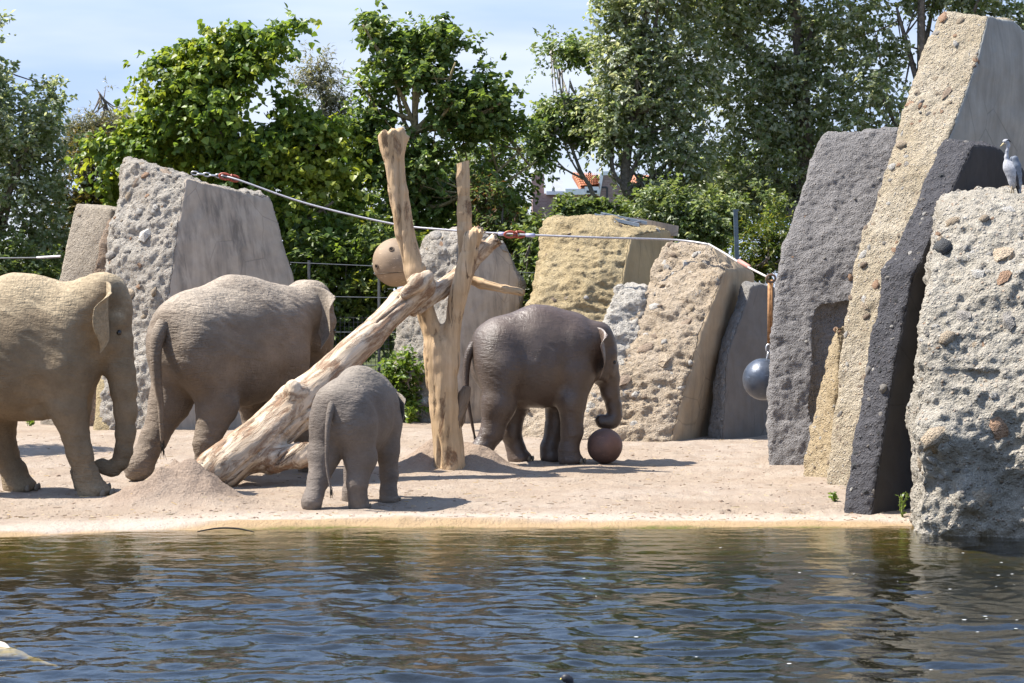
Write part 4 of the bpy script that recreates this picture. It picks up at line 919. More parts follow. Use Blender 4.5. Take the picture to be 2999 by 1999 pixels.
# steel ball on a strap beside the grey slab
sd_ = 26.95; sb = empty('hanging_ball', P(2236, 1110, sd_)); tag(sb, 'scratched dark steel ball hanging on an orange strap beside the grey slab', 'ball')
sr = 62 / F * sd_
obj('shell', ball_mesh('shell', sr, 32, 20), ball_mat('ball_steel', (0.055, 0.065, 0.085), (0.085, 0.10, 0.13), 0.28, 0.6, 0.35), sb)
m = MB(); 
for (px, dx) in ((2254, 0.022), (2260, 0.018)):
    a = P(px, 818, sd_ - 0.05); e = P(px - 2, 1010, sd_); m.prism([a - Vector((dx, 0, 0)), a + Vector((dx, 0, 0)), e + Vector((dx, 0, 0)), e - Vector((dx, 0, 0))], (0, 0.012, 0))
part_world(m, 'strap', simple('orange_strap', (0.42, 0.22, 0.10), 0.8, var=0.3, sc=25), sb)
chain('chain', P(2252, 1008, sd_), P(2247, 1052, sd_), M_CHAIN, sb, L=0.05, r=0.014, w=0.03)

# ------------------------------------------------------------------ trees and shrubs
LEAF = mat_leaf('leaf', 0.52, 0.42); LEAF_SHINY = mat_leaf('leaf_shiny', 0.52, 0.34)
BARK = simple('bark_grey', (0.16, 0.135, 0.11), 0.9, var=0.4, sc=14, bump=0.05)
BARK_Y = simple('bark_lichen', (0.26, 0.21, 0.11), 0.9, var=0.4, sc=14, bump=0.05)
BARK_P = simple('bark_pale', (0.28, 0.25, 0.22), 0.9, var=0.45, sc=10, bump=0.05)
def norm(a): return a / (np.linalg.norm(a, axis=-1, keepdims=True) + 1e-9)
def foliage(name, lobes, d, depth, n_spr, per, size, pal, tips=None, big=False, spl=0.55, droop=0.25, seed=0, mat=None, parent=None, aspect=0.62, shell=0.45, tipamt=0.5, flat=0.6, gapt=-0.28):
    """leaf faces on little shoots spread through lobes given as (px,py,rx,ry[,d offset]); pal: list of colours"""
    r = np.random.default_rng(seed); C = []; R = []; wgt = []
    for lb in lobes:
        dd = d + (lb[4] if len(lb) > 4 else 0); c = np.array(P(lb[0], lb[1], dd)); rx = lb[2] / F * dd; rz = lb[3] / F * dd
        ry = min(depth, max(rx, rz) * 0.9); C.append(c); R.append((rx, ry, rz)); wgt.append((rx * rz) ** 0.85 * (1 + ry * 0.3))
    C = np.array(C); R = np.array(R); wgt = np.array(wgt); li = r.choice(len(C), n_spr, p=wgt / wgt.sum())
    u = norm(r.normal(size=(n_spr, 3))); rad = r.random(n_spr) ** shell
    rad = rad * (1 + 0.10 * r.normal(size=n_spr))
    pos = C[li] + u * rad[:, None] * R[li]
    # clump: leave gaps where a low frequency noise is low
    gap = fbm(pos * 1.1 + seed, 3, seed); keep = gap > gapt
    pos = pos[keep]; u = u[keep]; rad = rad[keep]; n = len(pos)
    dirv = norm(u * [1, 1, 0.7] + 0.55 * r.normal(size=(n, 3)) + [0, 0, 0.25])
    per_ = np.maximum(3, (per * r.uniform(0.6, 1.4, n)).astype(int)); idx = np.repeat(np.arange(n), per_); m = len(idx)
    t = r.random(m); L = spl * r.uniform(0.6, 1.3, n)[idx]
    sidev = norm(np.cross(dirv[idx], [0, 0, 1.0]) + 0.01); sgn = np.where(r.random(m) < 0.5, -1, 1)[:, None]
    p = pos[idx] + dirv[idx] * ((t - 0.35) * L)[:, None] + [0, 0, -1] * (droop * t * t * L)[:, None] + r.normal(0, 0.03 * spl, (m, 3))
    ax = norm(dirv[idx] * 0.5 + sidev * sgn * r.uniform(0.3, 1.0, (m, 1)) + [0, 0, -1] * (droop * 1.6 + 0.25 * r.normal(size=(m, 1))) + 0.35 * r.normal(size=(m, 3)))
    nn = np.array([0, 0, 1.0]) * flat + u[idx] * 0.30 + np.array(sv) * 0.55 + 0.55 * r.normal(size=(m, 3)); nn = norm(nn - ax * (nn * ax).sum(1, keepdims=True)); b = np.cross(nn, ax)
    s = size * r.uniform(0.55, 1.25, m)[:, None]; w = s * aspect
    if big:
        prof = [(0, 0, 0), (0.18, 0.52, 0.10), (0.62, 0.40, 0.07), (1.05, 0, -0.12), (0.62, -0.40, 0.07), (0.18, -0.52, 0.10)]
        Vv = np.stack([p + ax * s * a_ + b * w * b_ * 2 * 0.85 + nn * s * c_ for a_, b_, c_ in prof], 1).reshape(-1, 3)
        base = (np.arange(m) * 6)[:, None]; Fq = np.concatenate([base + [0, 1, 2, 3], base + [0, 3, 4, 5]]); nvp = 6
    else:
        prof = [(0, 0, 0), (0.45, 0.5, 0.10), (1, 0, -0.05), (0.45, -0.5, 0.10)]
        Vv = np.stack([p + ax * s * a_ + b * w * b_ + nn * s * c_ for a_, b_, c_ in prof], 1).reshape(-1, 3)
        Fq = (np.arange(m) * 4)[:, None] + [0, 1, 2, 3]; nvp = 4
    pal = np.array(pal); ci = r.integers(0, len(pal), m); col = pal[ci] * r.uniform(0.7, 1.3, (m, 1))
    spv = r.uniform(0.8, 1.2, n)[idx][:, None]; col = col * spv
    if tips is not None:
        pale = (fbm(pos * 0.9 + seed * 2, 2, seed + 5) * 0.5 + 0.5 * rad + 0.15 * r.normal(size=n))[idx]
        f = np.clip((pale - (1 - tipamt)) / 0.25, 0, 1)[:, None] * (0.4 + 0.6 * t[:, None]); col = col * (1 - f) + np.array(tips) * r.uniform(0.75, 1.25, (m, 1)) * f
    me = mesh_np(name, Vv, Fq, smooth=False); attr_col(me, 'leafcol', np.repeat(col, nvp, 0))
    o = obj(name, me, mat or LEAF, parent); return o, pos

def tree(label, lobes, d, depth, n_spr, per, size, pal, trunk=None, bark=None, name='broadleaf_tree', cat='tree', nbr=10, seed=0, tr=0.12, twigs=60, **kw):
    """trunk: list of (px,py) from the base up; limbs run from it into the lobes"""
    bx_, by_ = trunk[0]; base = P(bx_, 0, d); root = empty(name, (base.x, d, 0)); tag(root, label, cat)
    cr, pos = foliage('crown', lobes, d, depth, n_spr, per, size, pal, seed=seed, parent=root, **kw); cr.location = -root.location
    rs = random.Random(seed); tp = [Vector((base.x, d, -0.1))] + [P(px, py, d) for px, py in trunk[1:]]
    m = MB(); rad = [tr * (1 - 0.8 * i / (len(tp) - 1)) for i in range(len(tp))]; m.tube(tp, rad, 9, True, 4, 0.12, seed); 
    o = m.build('trunk', bark or BARK, root); o.location = -root.location
    m = MB(); order = sorted(lobes, key=lambda l: -l[2] * l[3])[:nbr]
    ends = []
    for lb in order:
        e = P(lb[0], lb[1] + lb[3] * 0.25, d + (lb[4] if len(lb) > 4 else 0)) + Vector((rs.uniform(-.3, .3), rs.uniform(-.8, .8), rs.uniform(-.2, .3)))
        c = [q for q in tp[1:] if q.z < e.z - 0.2] or [tp[1]]; a = c[-1].lerp(tp[1], rs.uniform(0, 0.25)); mid = a.lerp(e, 0.5) + Vector((0, 0, -0.12 * (e - a).length)) + Vector((rs.uniform(-.15, .15),) * 3)
        r0 = tr * 0.42; m.tube([a, mid, e], [r0, r0 * 0.7, r0 * 0.3], 6, True, 4, 0.1, seed); ends.append((mid, e))
    for _ in range(twigs):
        mid, e = rs.choice(ends); a = mid.lerp(e, rs.random()); q = pos[rs.randrange(len(pos))]; q = min((pos[rs.randrange(len(pos))] for _ in range(12)), key=lambda w: (Vector(w) - a).length)
        m.tube([a, a.lerp(Vector(q), 0.5) + Vector((0, 0, -0.06)), Vector(q)], [0.022, 0.014, 0.006], 5, True, 2)
    o = m.build('limbs', bark or BARK, root); o.location = -root.location
    return root

SILVER = [(0.20, 0.255, 0.11), (0.25, 0.30, 0.15), (0.33, 0.37, 0.24), (0.16, 0.21, 0.08), (0.46, 0.49, 0.38), (0.42, 0.45, 0.33)]
LIME = [(0.13, 0.21, 0.034), (0.17, 0.25, 0.042), (0.10, 0.165, 0.03), (0.20, 0.27, 0.05)]
LINDEN = [(0.13, 0.20, 0.05), (0.17, 0.24, 0.06), (0.11, 0.17, 0.042), (0.23, 0.29, 0.10)]
OLIVE = [(0.17, 0.175, 0.10), (0.20, 0.19, 0.12), (0.13, 0.14, 0.07), (0.22, 0.20, 0.14)]
DARK = [(0.09, 0.135, 0.036), (0.12, 0.17, 0.045), (0.145, 0.20, 0.06), (0.18, 0.225, 0.09)]
BROWN = [(0.09, 0.085, 0.025), (0.12, 0.095, 0.03), (0.06, 0.075, 0.02), (0.16, 0.12, 0.03)]

tree('tall silvery green poplar rising beside the low beige slab', [(-50, 90, 75, 110), (0, 250, 110, 130), (30, 400, 160, 150), (70, 540, 130, 140), (60, 680, 150, 120), (-120, 450, 200, 300), (120, 330, 70, 110), (-80, 800, 160, 120)], 39, 2.2, 2800, 14, 0.115, SILVER, trunk=[(-40, 0), (-40, 700), (-30, 350), (-40, 60)], seed=21, spl=0.5, tr=0.2, flat=0.2)
tree('feathery olive-green tree far behind the brown-leaved bush', [(300, 345, 95, 65), (350, 420, 80, 90), (250, 420, 75, 85), (310, 285, 30, 40), (390, 380, 35, 60)], 48, 1.6, 1500, 16, 0.13, OLIVE, trunk=[(300, 0), (300, 600), (305, 320)], seed=22, spl=0.6, aspect=0.22, tr=0.045, name='willow_tree')
tree('bush with brown and yellowing leaves between poplar and plastered slab', [(245, 500, 80, 100), (225, 640, 95, 120), (300, 440, 55, 60), (190, 740, 90, 90), (330, 600, 60, 90)], 41, 1.2, 950, 14, 0.12, BROWN, trunk=[(235, 0), (235, 750), (245, 500), (250, 400)], seed=23, spl=0.45, tr=0.06, name='bush', cat='bush', aspect=0.4, bark=BARK_P)
tree('bright yellow-green large-leaved tree behind the plastered slab', [(640, 190, 130, 90), (560, 230, 110, 90), (625, 80, 18, 42), (720, 95, 55, 20), (822, 100, 18, 65), (875, 58, 38, 13), (475, 178, 48, 16), (600, 330, 200, 110), (770, 220, 75, 120), (790, 360, 130, 110), (330, 430, 95, 38), (430, 400, 90, 60), (520, 430, 150, 75), (720, 460, 190, 110), (910, 420, 110, 100), (330, 570, 60, 38), (860, 600, 170, 130), (985, 540, 80, 130), (970, 720, 120, 120), (920, 840, 130, 110), (470, 170, 50, 16), (560, 130, 40, 40)], 37.5, 1.8, 3300, 14, 0.108, LIME, tips=(0.33, 0.37, 0.05), big=True, trunk=[(690, 0), (690, 700), (690, 450), (650, 250), (630, 110)], seed=24, spl=0.8, droop=0.45, tr=0.16, tipamt=0.6, shell=0.38, gapt=-0.02)
tree('wispy grey-green tree far behind, between the two large-leaved trees', [(925, 200, 55, 60), (950, 280, 65, 80), (1000, 330, 40, 55), (880, 260, 30, 60), (960, 380, 60, 60)], 47, 1.2, 480, 13, 0.15, OLIVE + [(0.16, 0.17, 0.12)], trunk=[(955, 0), (955, 600), (945, 300), (930, 180)], seed=25, spl=0.6, aspect=0.22, tr=0.09, name='willow_tree', bark=BARK_P)
tree('dark green linden with yellowish stems behind the forked trunk', [(1110, 115, 75, 55), (1235, 115, 85, 50), (1335, 150, 75, 75), (1050, 205, 50, 45), (1190, 220, 140, 90), (1370, 250, 100, 90), (1290, 320, 160, 110), (1430, 330, 80, 80), (1500, 410, 75, 90), (1090, 360, 80, 60), (1240, 460, 190, 110), (1420, 480, 130, 110), (1545, 490, 55, 75), (1160, 580, 120, 110), (1340, 590, 130, 80), (1100, 480, 70, 80), (1292, 70, 25, 40), (1090, 70, 30, 30)], 38.5, 1.9, 2700, 14, 0.098, LINDEN, tips=(0.15, 0.17, 0.03), big=True, trunk=[(1215, 0), (1212, 600), (1215, 350), (1212, 80)], bark=BARK_Y, seed=26, spl=0.6, tr=0.13, tipamt=0.3, gapt=-0.10, twigs=110, nbr=16, mat=LEAF_SHINY)
tree('slender airy birch-like tree leaning above the ochre rock', [(1650, 140, 75, 50), (1640, 215, 95, 65), (1590, 275, 50, 40), (1690, 290, 100, 80), (1620, 370, 65, 50), (1740, 200, 60, 70), (1720, 380, 70, 50), (1560, 330, 40, 60), (1580, 430, 45, 60)], 42, 1.3, 1500, 12, 0.11, LINDEN + SILVER[1:4], tips=(0.15, 0.16, 0.03), trunk=[(1748, 0), (1745, 630), (1700, 500), (1660, 380), (1645, 200)], seed=27, spl=0.5, tr=0.06, bark=BARK_P, name='birch_tree', tipamt=0.25)
tree('silver-leaved poplar nearest the red-roofed house', [(1800, 30, 60, 90), (1840, 150, 110, 110), (1850, 300, 140, 120), (1810, 400, 90, 90), (1930, -60, 180, 150), (1990, 200, 130, 150), (1990, 430, 120, 110), (1940, 560, 90, 80), (2000, -250, 200, 200)], 41, 2.3, 2800, 14, 0.12, SILVER, trunk=[(1900, 0), (1890, 640), (1830, 540), (1860, 300), (1900, 0), (1950, -250)], seed=28, spl=0.5, tr=0.15, mat=LEAF_SHINY, name='poplar_tree', flat=0.2)
tree('large silver-leaved poplar with a thick grey trunk behind the broad grey slab', [(2120, 10, 190, 160), (2250, 170, 200, 170), (2140, 330, 160, 150), (2400, 60, 200, 170), (2350, 330, 170, 140), (2220, 480, 150, 120), (2120, 560, 110, 110), (2300, -200, 300, 220), (2300, 580, 120, 100)], 42.5, 2.4, 3900, 14, 0.12, SILVER, trunk=[(2375, 0), (2368, 560), (2358, 420), (2345, 200), (2330, 0), (2330, -280)], seed=29, spl=0.5, tr=0.26, mat=LEAF_SHINY, name='poplar_tree', flat=0.2)
tree('silver-leaved poplar standing behind the tallest sandy slab', [(2600, 10, 180, 190), (2560, 250, 140, 180), (2720, -100, 220, 200), (2930, 80, 150, 150), (2850, -80, 200, 160), (2990, 230, 90, 130), (3150, 100, 200, 250), (2560, 480, 120, 120), (2700, -350, 300, 200)], 41.5, 2.3, 3400, 15, 0.12, SILVER, trunk=[(2740, 0), (2730, 600), (2700, 200), (2700, -300)], seed=30, spl=0.5, tr=0.2, mat=LEAF_SHINY, name='poplar_tree', flat=0.2)

def shrub(label, lobes, d, depth, n, per, size, pal, seed, **kw):
    c = lobes[0]; return tree(label, lobes, d, depth, n, per, size, pal, trunk=[(c[0], 0), (c[0], c[1] + c[3] * 0.5), (c[0] + 5, c[1] - c[3] * 0.4)], seed=seed, name='shrub', cat='shrub', tr=0.035, nbr=6, twigs=20, **kw)
shrub('leafy shrub with reddish twigs between forked trunk and ochre rock', [(1470, 640, 110, 80), (1560, 650, 80, 55), (1500, 730, 110, 90), (1580, 720, 70, 110), (1420, 560, 60, 50)], 37.4, 1.2, 1000, 12, 0.11, DARK + [(0.12, 0.11, 0.04), (0.14, 0.07, 0.035)], 41, spl=0.4, aspect=0.4)
shrub('rounded glossy shrub in front of the houses', [(1800, 622, 62, 38), (1735, 615, 50, 32), (1670, 612, 55, 32)], 39.5, 0.8, 420, 12, 0.12, DARK + [(0.09, 0.13, 0.05)], 42, spl=0.35)
shrub('dense dark shrub below the poplars next to the metal post', [(2030, 640, 120, 80), (2140, 660, 110, 90), (1960, 600, 90, 70), (2230, 640, 80, 110)], 38.5, 1.2, 1300, 13, 0.10, DARK + SILVER[:3], 43, spl=0.4)
shrub('yellow-green shrub between the slate slab and the broad grey slab', [(2235, 730, 70, 80), (2190, 770, 50, 60), (2280, 700, 50, 90)], 36.5, 0.8, 420, 12, 0.11, [(0.10, 0.14, 0.03), (0.075, 0.12, 0.025), (0.16, 0.17, 0.03)], 44, spl=0.45, aspect=0.35)
shrub('green shrub behind the wire fence beside the hanging brown ball', [(1010, 820, 130, 130), (1120, 740, 110, 120), (930, 740, 90, 110), (1080, 930, 120, 100), (960, 950, 110, 100)], 36.6, 1.0, 1250, 12, 0.12, DARK + LIME[:2], 45, spl=0.4, tips=(0.17, 0.18, 0.02), tipamt=0.25)
shrub('low green shrub growing at the foot of the round-topped slab', [(1175, 1080, 60, 60), (1190, 1180, 55, 45), (1150, 1150, 40, 60)], 34.2, 0.4, 220, 10, 0.10, LIME, 46, spl=0.3)
shrub('dark green shrub between the round-topped slab and the ochre rock', [(1545, 800, 60, 110), (1570, 680, 60, 80), (1540, 920, 40, 60)], 36.5, 0.6, 380, 12, 0.11, DARK, 47, spl=0.4)
shrub('dark green shrub filling the gap under the silvery poplar', [(60, 780, 140, 90), (-60, 820, 120, 120), (150, 850, 80, 100), (60, 900, 140, 100)], 38, 1.0, 1000, 12, 0.11, DARK + SILVER[:2], 48, spl=0.4)
shrub('dark green shrub far behind the linden and the birch', [(1420, 500, 160, 160), (1300, 700, 200, 150), (1470, 600, 70, 80), (1100, 600, 150, 150)], 43, 1.2, 1500, 12, 0.13, DARK, 49, spl=0.5)
shrub('tall dark green shrub far behind the yellow-green tree', [(600, 520, 260, 120), (840, 560, 220, 150), (420, 480, 120, 90), (980, 620, 150, 200)], 41.5, 1.4, 1700, 12, 0.14, DARK, 50, spl=0.5)
shrub('tall dark green shrub far behind the silver poplars', [(2150, 560, 240, 120), (2350, 520, 200, 160), (1950, 620, 160, 90), (2520, 600, 180, 150)], 45, 1.4, 1900, 12, 0.13, DARK, 51, spl=0.5)
# a tree whose crown stands left of the view and dapples the sand
tree('silvery poplar whose crown shades the sand behind the dusty elephant', [(-600, 330, 260, 150), (-520, 200, 180, 120), (-700, 480, 200, 120)], 28.5, 1.4, 1100, 12, 0.11, SILVER, trunk=[(-640, 0), (-640, 800), (-620, 300)], seed=31, spl=0.5, tr=0.14, name='poplar_tree')

# ------------------------------------------------------------------ houses beyond the trees
M = MT('brick_wall', 0.85, 0.2); v = M.map((1, 1, 1), rot=(math.radians(90), 0, 0))
br_ = M.t.nodes.new('ShaderNodeTexBrick'); br_.inputs['Scale'].default_value = 4.0; br_.inputs['Color1'].default_value = (0.26, 0.17, 0.15, 1); br_.inputs['Color2'].default_value = (0.33, 0.23, 0.20, 1); br_.inputs['Mortar'].default_value = (0.36, 0.32, 0.30, 1); br_.inputs['Mortar Size'].default_value = 0.012
M.L(v, br_.inputs['Vector']); M.col(br_.outputs['Color']); M_BRICK = M.m
M_TILE = simple('roof_tile_orange', (0.42, 0.17, 0.09), 0.75, var=0.3, sc=5); M_WHITE = simple('white_paint', (0.78, 0.78, 0.77), 0.5, var=0.04)
M_GREYROOF = simple('grey_roofing', (0.27, 0.28, 0.30), 0.7); M_GLASS = MT('window_glass', 0.05, 0.6).col((0.03, 0.04, 0.05)).m; M_DKM = simple('dark_metal', (0.06, 0.06, 0.065), 0.5, 0.5, 0.5)
hd_ = 75.0
hs1 = empty('house', (P(1740, 0, hd_ + 2).x, hd_ + 2, -0.5)); tag(hs1, 'brick house with bright orange tiled roof and white eaves beyond the trees', 'house')
def hp(mb, name, mat, par, smooth=False): o = mb.build(name, mat, par, smooth); o.location = -par.location; return o
def Z(py, d): return CZ - (py - HY) / F * d
def X(px, d): return (px - CX) / F * d
m = MB(); m.box((X(1660, hd_), hd_ + 0.45, -0.5), (X(1756, hd_), hd_ + 6.5, Z(566, hd_))); hp(m, 'wall', M_BRICK, hs1)
m = MB(); zt = Z(507, hd_)
m.prism([Vector((X(1752, hd_), hd_, -0.5)), Vector((X(1862, hd_), hd_, -0.5)), Vector((X(1862, hd_), hd_, Z(560, hd_))), Vector((X(1838, hd_), hd_, Z(520, hd_))), Vector((X(1800, hd_), hd_, zt)), Vector((X(1765, hd_), hd_, zt)), Vector((X(1753, hd_), hd_, Z(572, hd_)))], (0, 6.0, 0)); gb = hp(m, 'gable', M_BRICK, hs1)
def bar(mb, a, b, w, dpt=0.2): 
    a = Vector(a); b = Vector(b); t_ = (b - a).normalized(); n_ = Vector((-t_.z, 0, t_.x)) * w; mb.prism([a - n_, b - n_, b + n_, a + n_], (0, dpt, 0))
m = MB(); e_ = hd_ - 0.06
bar(m, (X(1763, e_), e_, Z(508, e_)), (X(1752, e_), e_, Z(572, e_)), 0.06); bar(m, (X(1763, e_), e_ + 0.003, Z(507, e_)), (X(1801, e_), e_ + 0.003, Z(506, e_)), 0.07); bar(m, (X(1800, e_), e_ + 0.006, Z(507, e_)), (X(1836, e_), e_ + 0.006, Z(560, e_)), 0.12); hp(m, 'coping', M_WHITE, hs1)
m = MB(); e_ = hd_ - 0.03
bar(m, (X(1762, e_), e_, Z(548, e_)), (X(1778, e_), e_, Z(548, e_)), 0.03, 0.05); bar(m, (X(1778, e_), e_ + 0.002, Z(548, e_)), (X(1778, e_), e_ + 0.002, Z(600, e_)), 0.03, 0.05); hp(m, 'door_frame', M_DKM, hs1)
m = MB(); m.box((X(1712, hd_), hd_ - 0.25, Z(568, hd_)), (X(1753.5, hd_), hd_ + 0.3, Z(547, hd_))); m.box((X(1655, hd_), hd_ - 0.2, Z(570, hd_)), (X(1711.5, hd_), hd_ + 0.3, Z(553, hd_))); fas = hp(m, 'fascia', M_WHITE, hs1)
m = MB(); m.box((X(1717, hd_), hd_ - 0.262, Z(565, hd_)), (X(1748, hd_), hd_ - 0.24, Z(558, hd_))); hp(m, 'window', M_GLASS, hs1)
rf_a = Vector((X(1700, hd_), hd_ - 0.2, Z(550, hd_ - 0.2))); rf_b = Vector((X(1755, hd_), hd_ - 0.2, Z(546, hd_ - 0.2))); rf_c = Vector((X(1764, 76.3), 76.3, Z(514, 76.3))); rf_d = Vector((X(1676, 76.3), 76.3, Z(509, 76.3)))
m = MB(); m.prism([rf_a, rf_b, rf_c, rf_d], (0, 0.25, -0.12)); roof = hp(m, 'roof', M_TILE, hs1)
m = MB(); nc, nr = 13, 7
for r_i in range(nr):
    for c_i in range(nc):
        def q(u, w): return rf_a.lerp(rf_b, u).lerp(rf_d.lerp(rf_c, u), w)
        u0, u1 = c_i / nc, (c_i + 1) / nc; w0, w1 = r_i / nr, (r_i + 1.12) / nr; up = Vector((0, -0.03, 0.05)); n_ = 4; vs = []
        for k in range(n_ + 1):
            t_ = k / n_; bmp = math.sin(math.pi * t_) * 0.07
            a = q(u0 + (u1 - u0) * t_, w0) + up + Vector((0, -bmp * 0.5, bmp)); e = q(u0 + (u1 - u0) * t_, min(w1, 1)) + up * 0.2 + Vector((0, -bmp * 0.5, bmp)); vs += [a, e]
        m.add([list(x) for x in vs], [(2 * k, 2 * k + 2, 2 * k + 3, 2 * k + 1) for k in range(n_)])
o = hp(m, 'roof_tiles', M_TILE, roof); o.location = (0, 0, 0); o['kind'] = 'stuff'
m = MB(); m.box((X(1722, 77), 76.8, Z(516, 77)), (X(1732, 77), 77.2, Z(505, 77))); m.tube([(X(1727, 77), 77, Z(505, 77)), (X(1727, 77), 77, Z(500, 77))], 0.04, 8); hp(m, 'chimney', M_DKM, hs1)
m = MB(); m.prism([Vector((X(1806, 77), 77, Z(535, 77))), Vector((X(1900, 77), 77, Z(535, 77))), Vector((X(1900, 79), 79, Z(512, 79))), Vector((X(1806, 79), 79, Z(512, 79)))], (0, 0.3, -0.1)); hp(m, 'rear_roof', M_TILE, hs1)
hs2 = empty('house', (P(1610, 0, 84).x, 86, -0.5)); tag(hs2, 'low brick house with grey flat roof seen between linden and birch', 'house')
m = MB(); m.box((X(1560, 84), 84, -0.5), (X(1662, 84), 90, Z(566, 84))); hp(m, 'wall', M_BRICK, hs2)
m = MB(); m.box((X(1600, 84), 83.8, Z(570, 84)), (X(1665, 84), 84.2, Z(560, 84))); hp(m, 'fascia', M_WHITE, hs2)
m = MB(); m.prism([Vector((X(1618, 84), 84.1, Z(560, 84))), Vector((X(1648, 84), 84.1, Z(560, 84))), Vector((X(1648, 86), 86, Z(525, 86))), Vector((X(1618, 86), 86, Z(525, 86)))], (0, 1.5, -0.3)); hp(m, 'roof', M_GREYROOF, hs2)
m = MB(); m.box((X(1558, 84), 84.2, Z(566, 84)), (X(1594, 84), 86, Z(508, 84))); hp(m, 'stair_tower', M_BRICK, hs2)
m = MB(); m.box((X(1628, 86), 86.0, Z(527, 86)), (X(1640, 86), 86.4, Z(519, 86))); hp(m, 'chimney', M_DKM, hs2)
hs3 = empty('house', (P(1460, 0, 80).x, 82, -0.5)); tag(hs3, 'brick house whose square chimney rises above the linden foliage', 'house')
m = MB(); m.box((X(1400, 80), 80.2, -0.5), (X(1520, 80), 86, Z(570, 80))); hp(m, 'wall', M_BRICK, hs3)
m = MB(); m.box((X(1444, 80), 80, Z(570, 80)), (X(1477, 80), 81.2, Z(514, 80))); hp(m, 'chimney', M_BRICK, hs3)

# ------------------------------------------------------------------ fences, post, rails
M_WIRE = simple('fence_wire', (0.16, 0.165, 0.17), 0.45, 0.5, 0.6)
fn = empty('wire_fence', (P(1200, 0, 35.7).x, 35.7, 0)); tag(fn, 'wire fence with fine netting between plastered slab and ochre rock', 'fence')
for (pa, ya, pb, yb) in ((850, 768, 1600, 800), (960, 868, 1600, 880), (960, 972, 1600, 975), (960, 1070, 1600, 1065)):
    m = MB(); m.tube([P(pa, ya, 35.65), P(pb, yb, 35.65)], 0.008, 6); hp(m, 'wire', M_WIRE, fn)
for px in (905, 1110, 1330, 1590):
    m = MB(); m.tube([Vector((X(px, 35.8), 35.8, -0.2)), P(px, 762, 35.8)], 0.025, 8); hp(m, 'post', M_WIRE, fn)
m = MB(); x0, x1_ = X(880, 35.75), X(1590, 35.75)
for xx in np.arange(x0, x1_, 0.075): m.tube([(xx, 35.75, 0), (xx, 35.75, Z(925, 35.75))], 0.005, 3, False)
for zz in np.arange(0.02, Z(925, 35.75), 0.075): m.tube([(x0, 35.76, zz), (x1_, 35.76, zz)], 0.005, 3, False)
o = hp(m, 'netting', M_DKM, fn); o['kind'] = 'stuff'
fw = empty('wire_fence', (P(60, 0, 35.0).x, 35.0, 0)); tag(fw, 'single taut fence wire running to the low beige slab', 'fence')
m = MB(); m.tube([P(-260, 758, 35.0), P(110, 754, 35.0)], 0.013, 6); hp(m, 'wire', M_WIRE, fw)
m = MB(); m.tube([P(108, 754, 35.0), P(178, 750, 34.9)], 0.024, 6); hp(m, 'turnbuckle', M_STEEL, fw)
m = MB(); m.tube([Vector((X(-255, 35.0), 35, -0.2)), P(-255, 740, 35.0)], 0.04, 8); hp(m, 'post', M_WIRE, fw)
m = MB(); m.box((-0.035, -0.035, -0.2), (0.035, 0.035, Z(612, 36.0))); m.box((-0.045, -0.02, Z(618, 36.0)), (0.06, 0.02, Z(613, 36.0)))
o = m.build('metal_post', simple('blue_grey_metal', (0.10, 0.135, 0.16), 0.5, 0.4, 0.3), None, False); o.location = (X(2172, 36), 36, 0); o.rotation_euler = (0, -0.03, 0); tag(o, 'thin blue-grey metal post in front of the dark shrub', 'post')
ld = empty('metal_rails', P(1815, 655, 35.2)); tag(ld, 'pair of grey metal rails lying on top of the ochre rock', 'rail')
for (a, e) in (((1742, 634, 35.0), (1872, 664, 34.85)), ((1760, 630, 35.4), (1895, 657, 35.25))):
    m = MB(); A_, E_ = P(*a), P(*e); m.prism([A_, A_ + Vector((0, 0.09, 0.01)), A_ + Vector((0, 0.09, 0.06)), A_ + Vector((0, 0, 0.05))], E_ - A_); hp(m, 'rail', simple('grey_blue_rail', (0.25, 0.29, 0.33), 0.45, 0.5, 0.4), ld)
for t_ in (0.1, 0.35, 0.6, 0.85):
    m = MB(); m.tube([P(1742, 634, 35.0).lerp(P(1872, 664, 34.85), t_) + Vector((0, 0.02, 0.03)), P(1760, 630, 35.4).lerp(P(1895, 657, 35.25), t_) + Vector((0, 0.02, 0.03))], 0.02, 6); hp(m, 'rung', M_STEEL, ld)
m = MB(); m.prism([P(1818, 634, 35.6), P(1868, 637, 35.6), P(1988, 661, 35.6), P(1985, 690, 35.6), P(1818, 690, 35.6)], (0, 0.12, 0)); o = hp(m, 'back_panel', M_PALE, ld)

# ------------------------------------------------------------------ heron
hq = 20.62
hr_ = empty('heron', P(2961, 590, hq)); tag(hr_, 'grey heron standing on top of the waterside boulder', 'bird')
def HP(cx, cy, dy=0.0): q = P(2880 + cx * 0.1532, 380 + cy * 0.1532, hq) - hr_.location; return (q.x, dy, q.z)
g = Grid((-0.16, -0.11, -0.02), (0.16, 0.11, 0.72), 0.0055)
g.chain([(*HP(440, 225), 0.023), (*HP(478, 300), 0.016), (*HP(452, 400), 0.0145), (*HP(440, 520), 0.019), (*HP(455, 640), 0.03), (*HP(480, 720), 0.042)], 0.015)
g.ell(HP(425, 218), (0.030, 0.019, 0.021), 0.015)
g.chain([(*HP(490, 700), 0.05), (*HP(540, 760), 0.062), (*HP(580, 880), 0.058), (*HP(570, 1000), 0.036), (*HP(560, 1080), 0.018)], 0.04)
V, Fq = g.mesh(); me = mesh_np('body', V, Fq)
M = MT('heron_white', 0.7, 0.2); vv = M.map(); M.col(M.mix(M.ramp(M.noise(vv, 60, 3), (0.45, 0.0), (0.62, 0.6)), (0.40, 0.40, 0.42), (0.20, 0.20, 0.22))); obj('body', me, M.m, hr_)
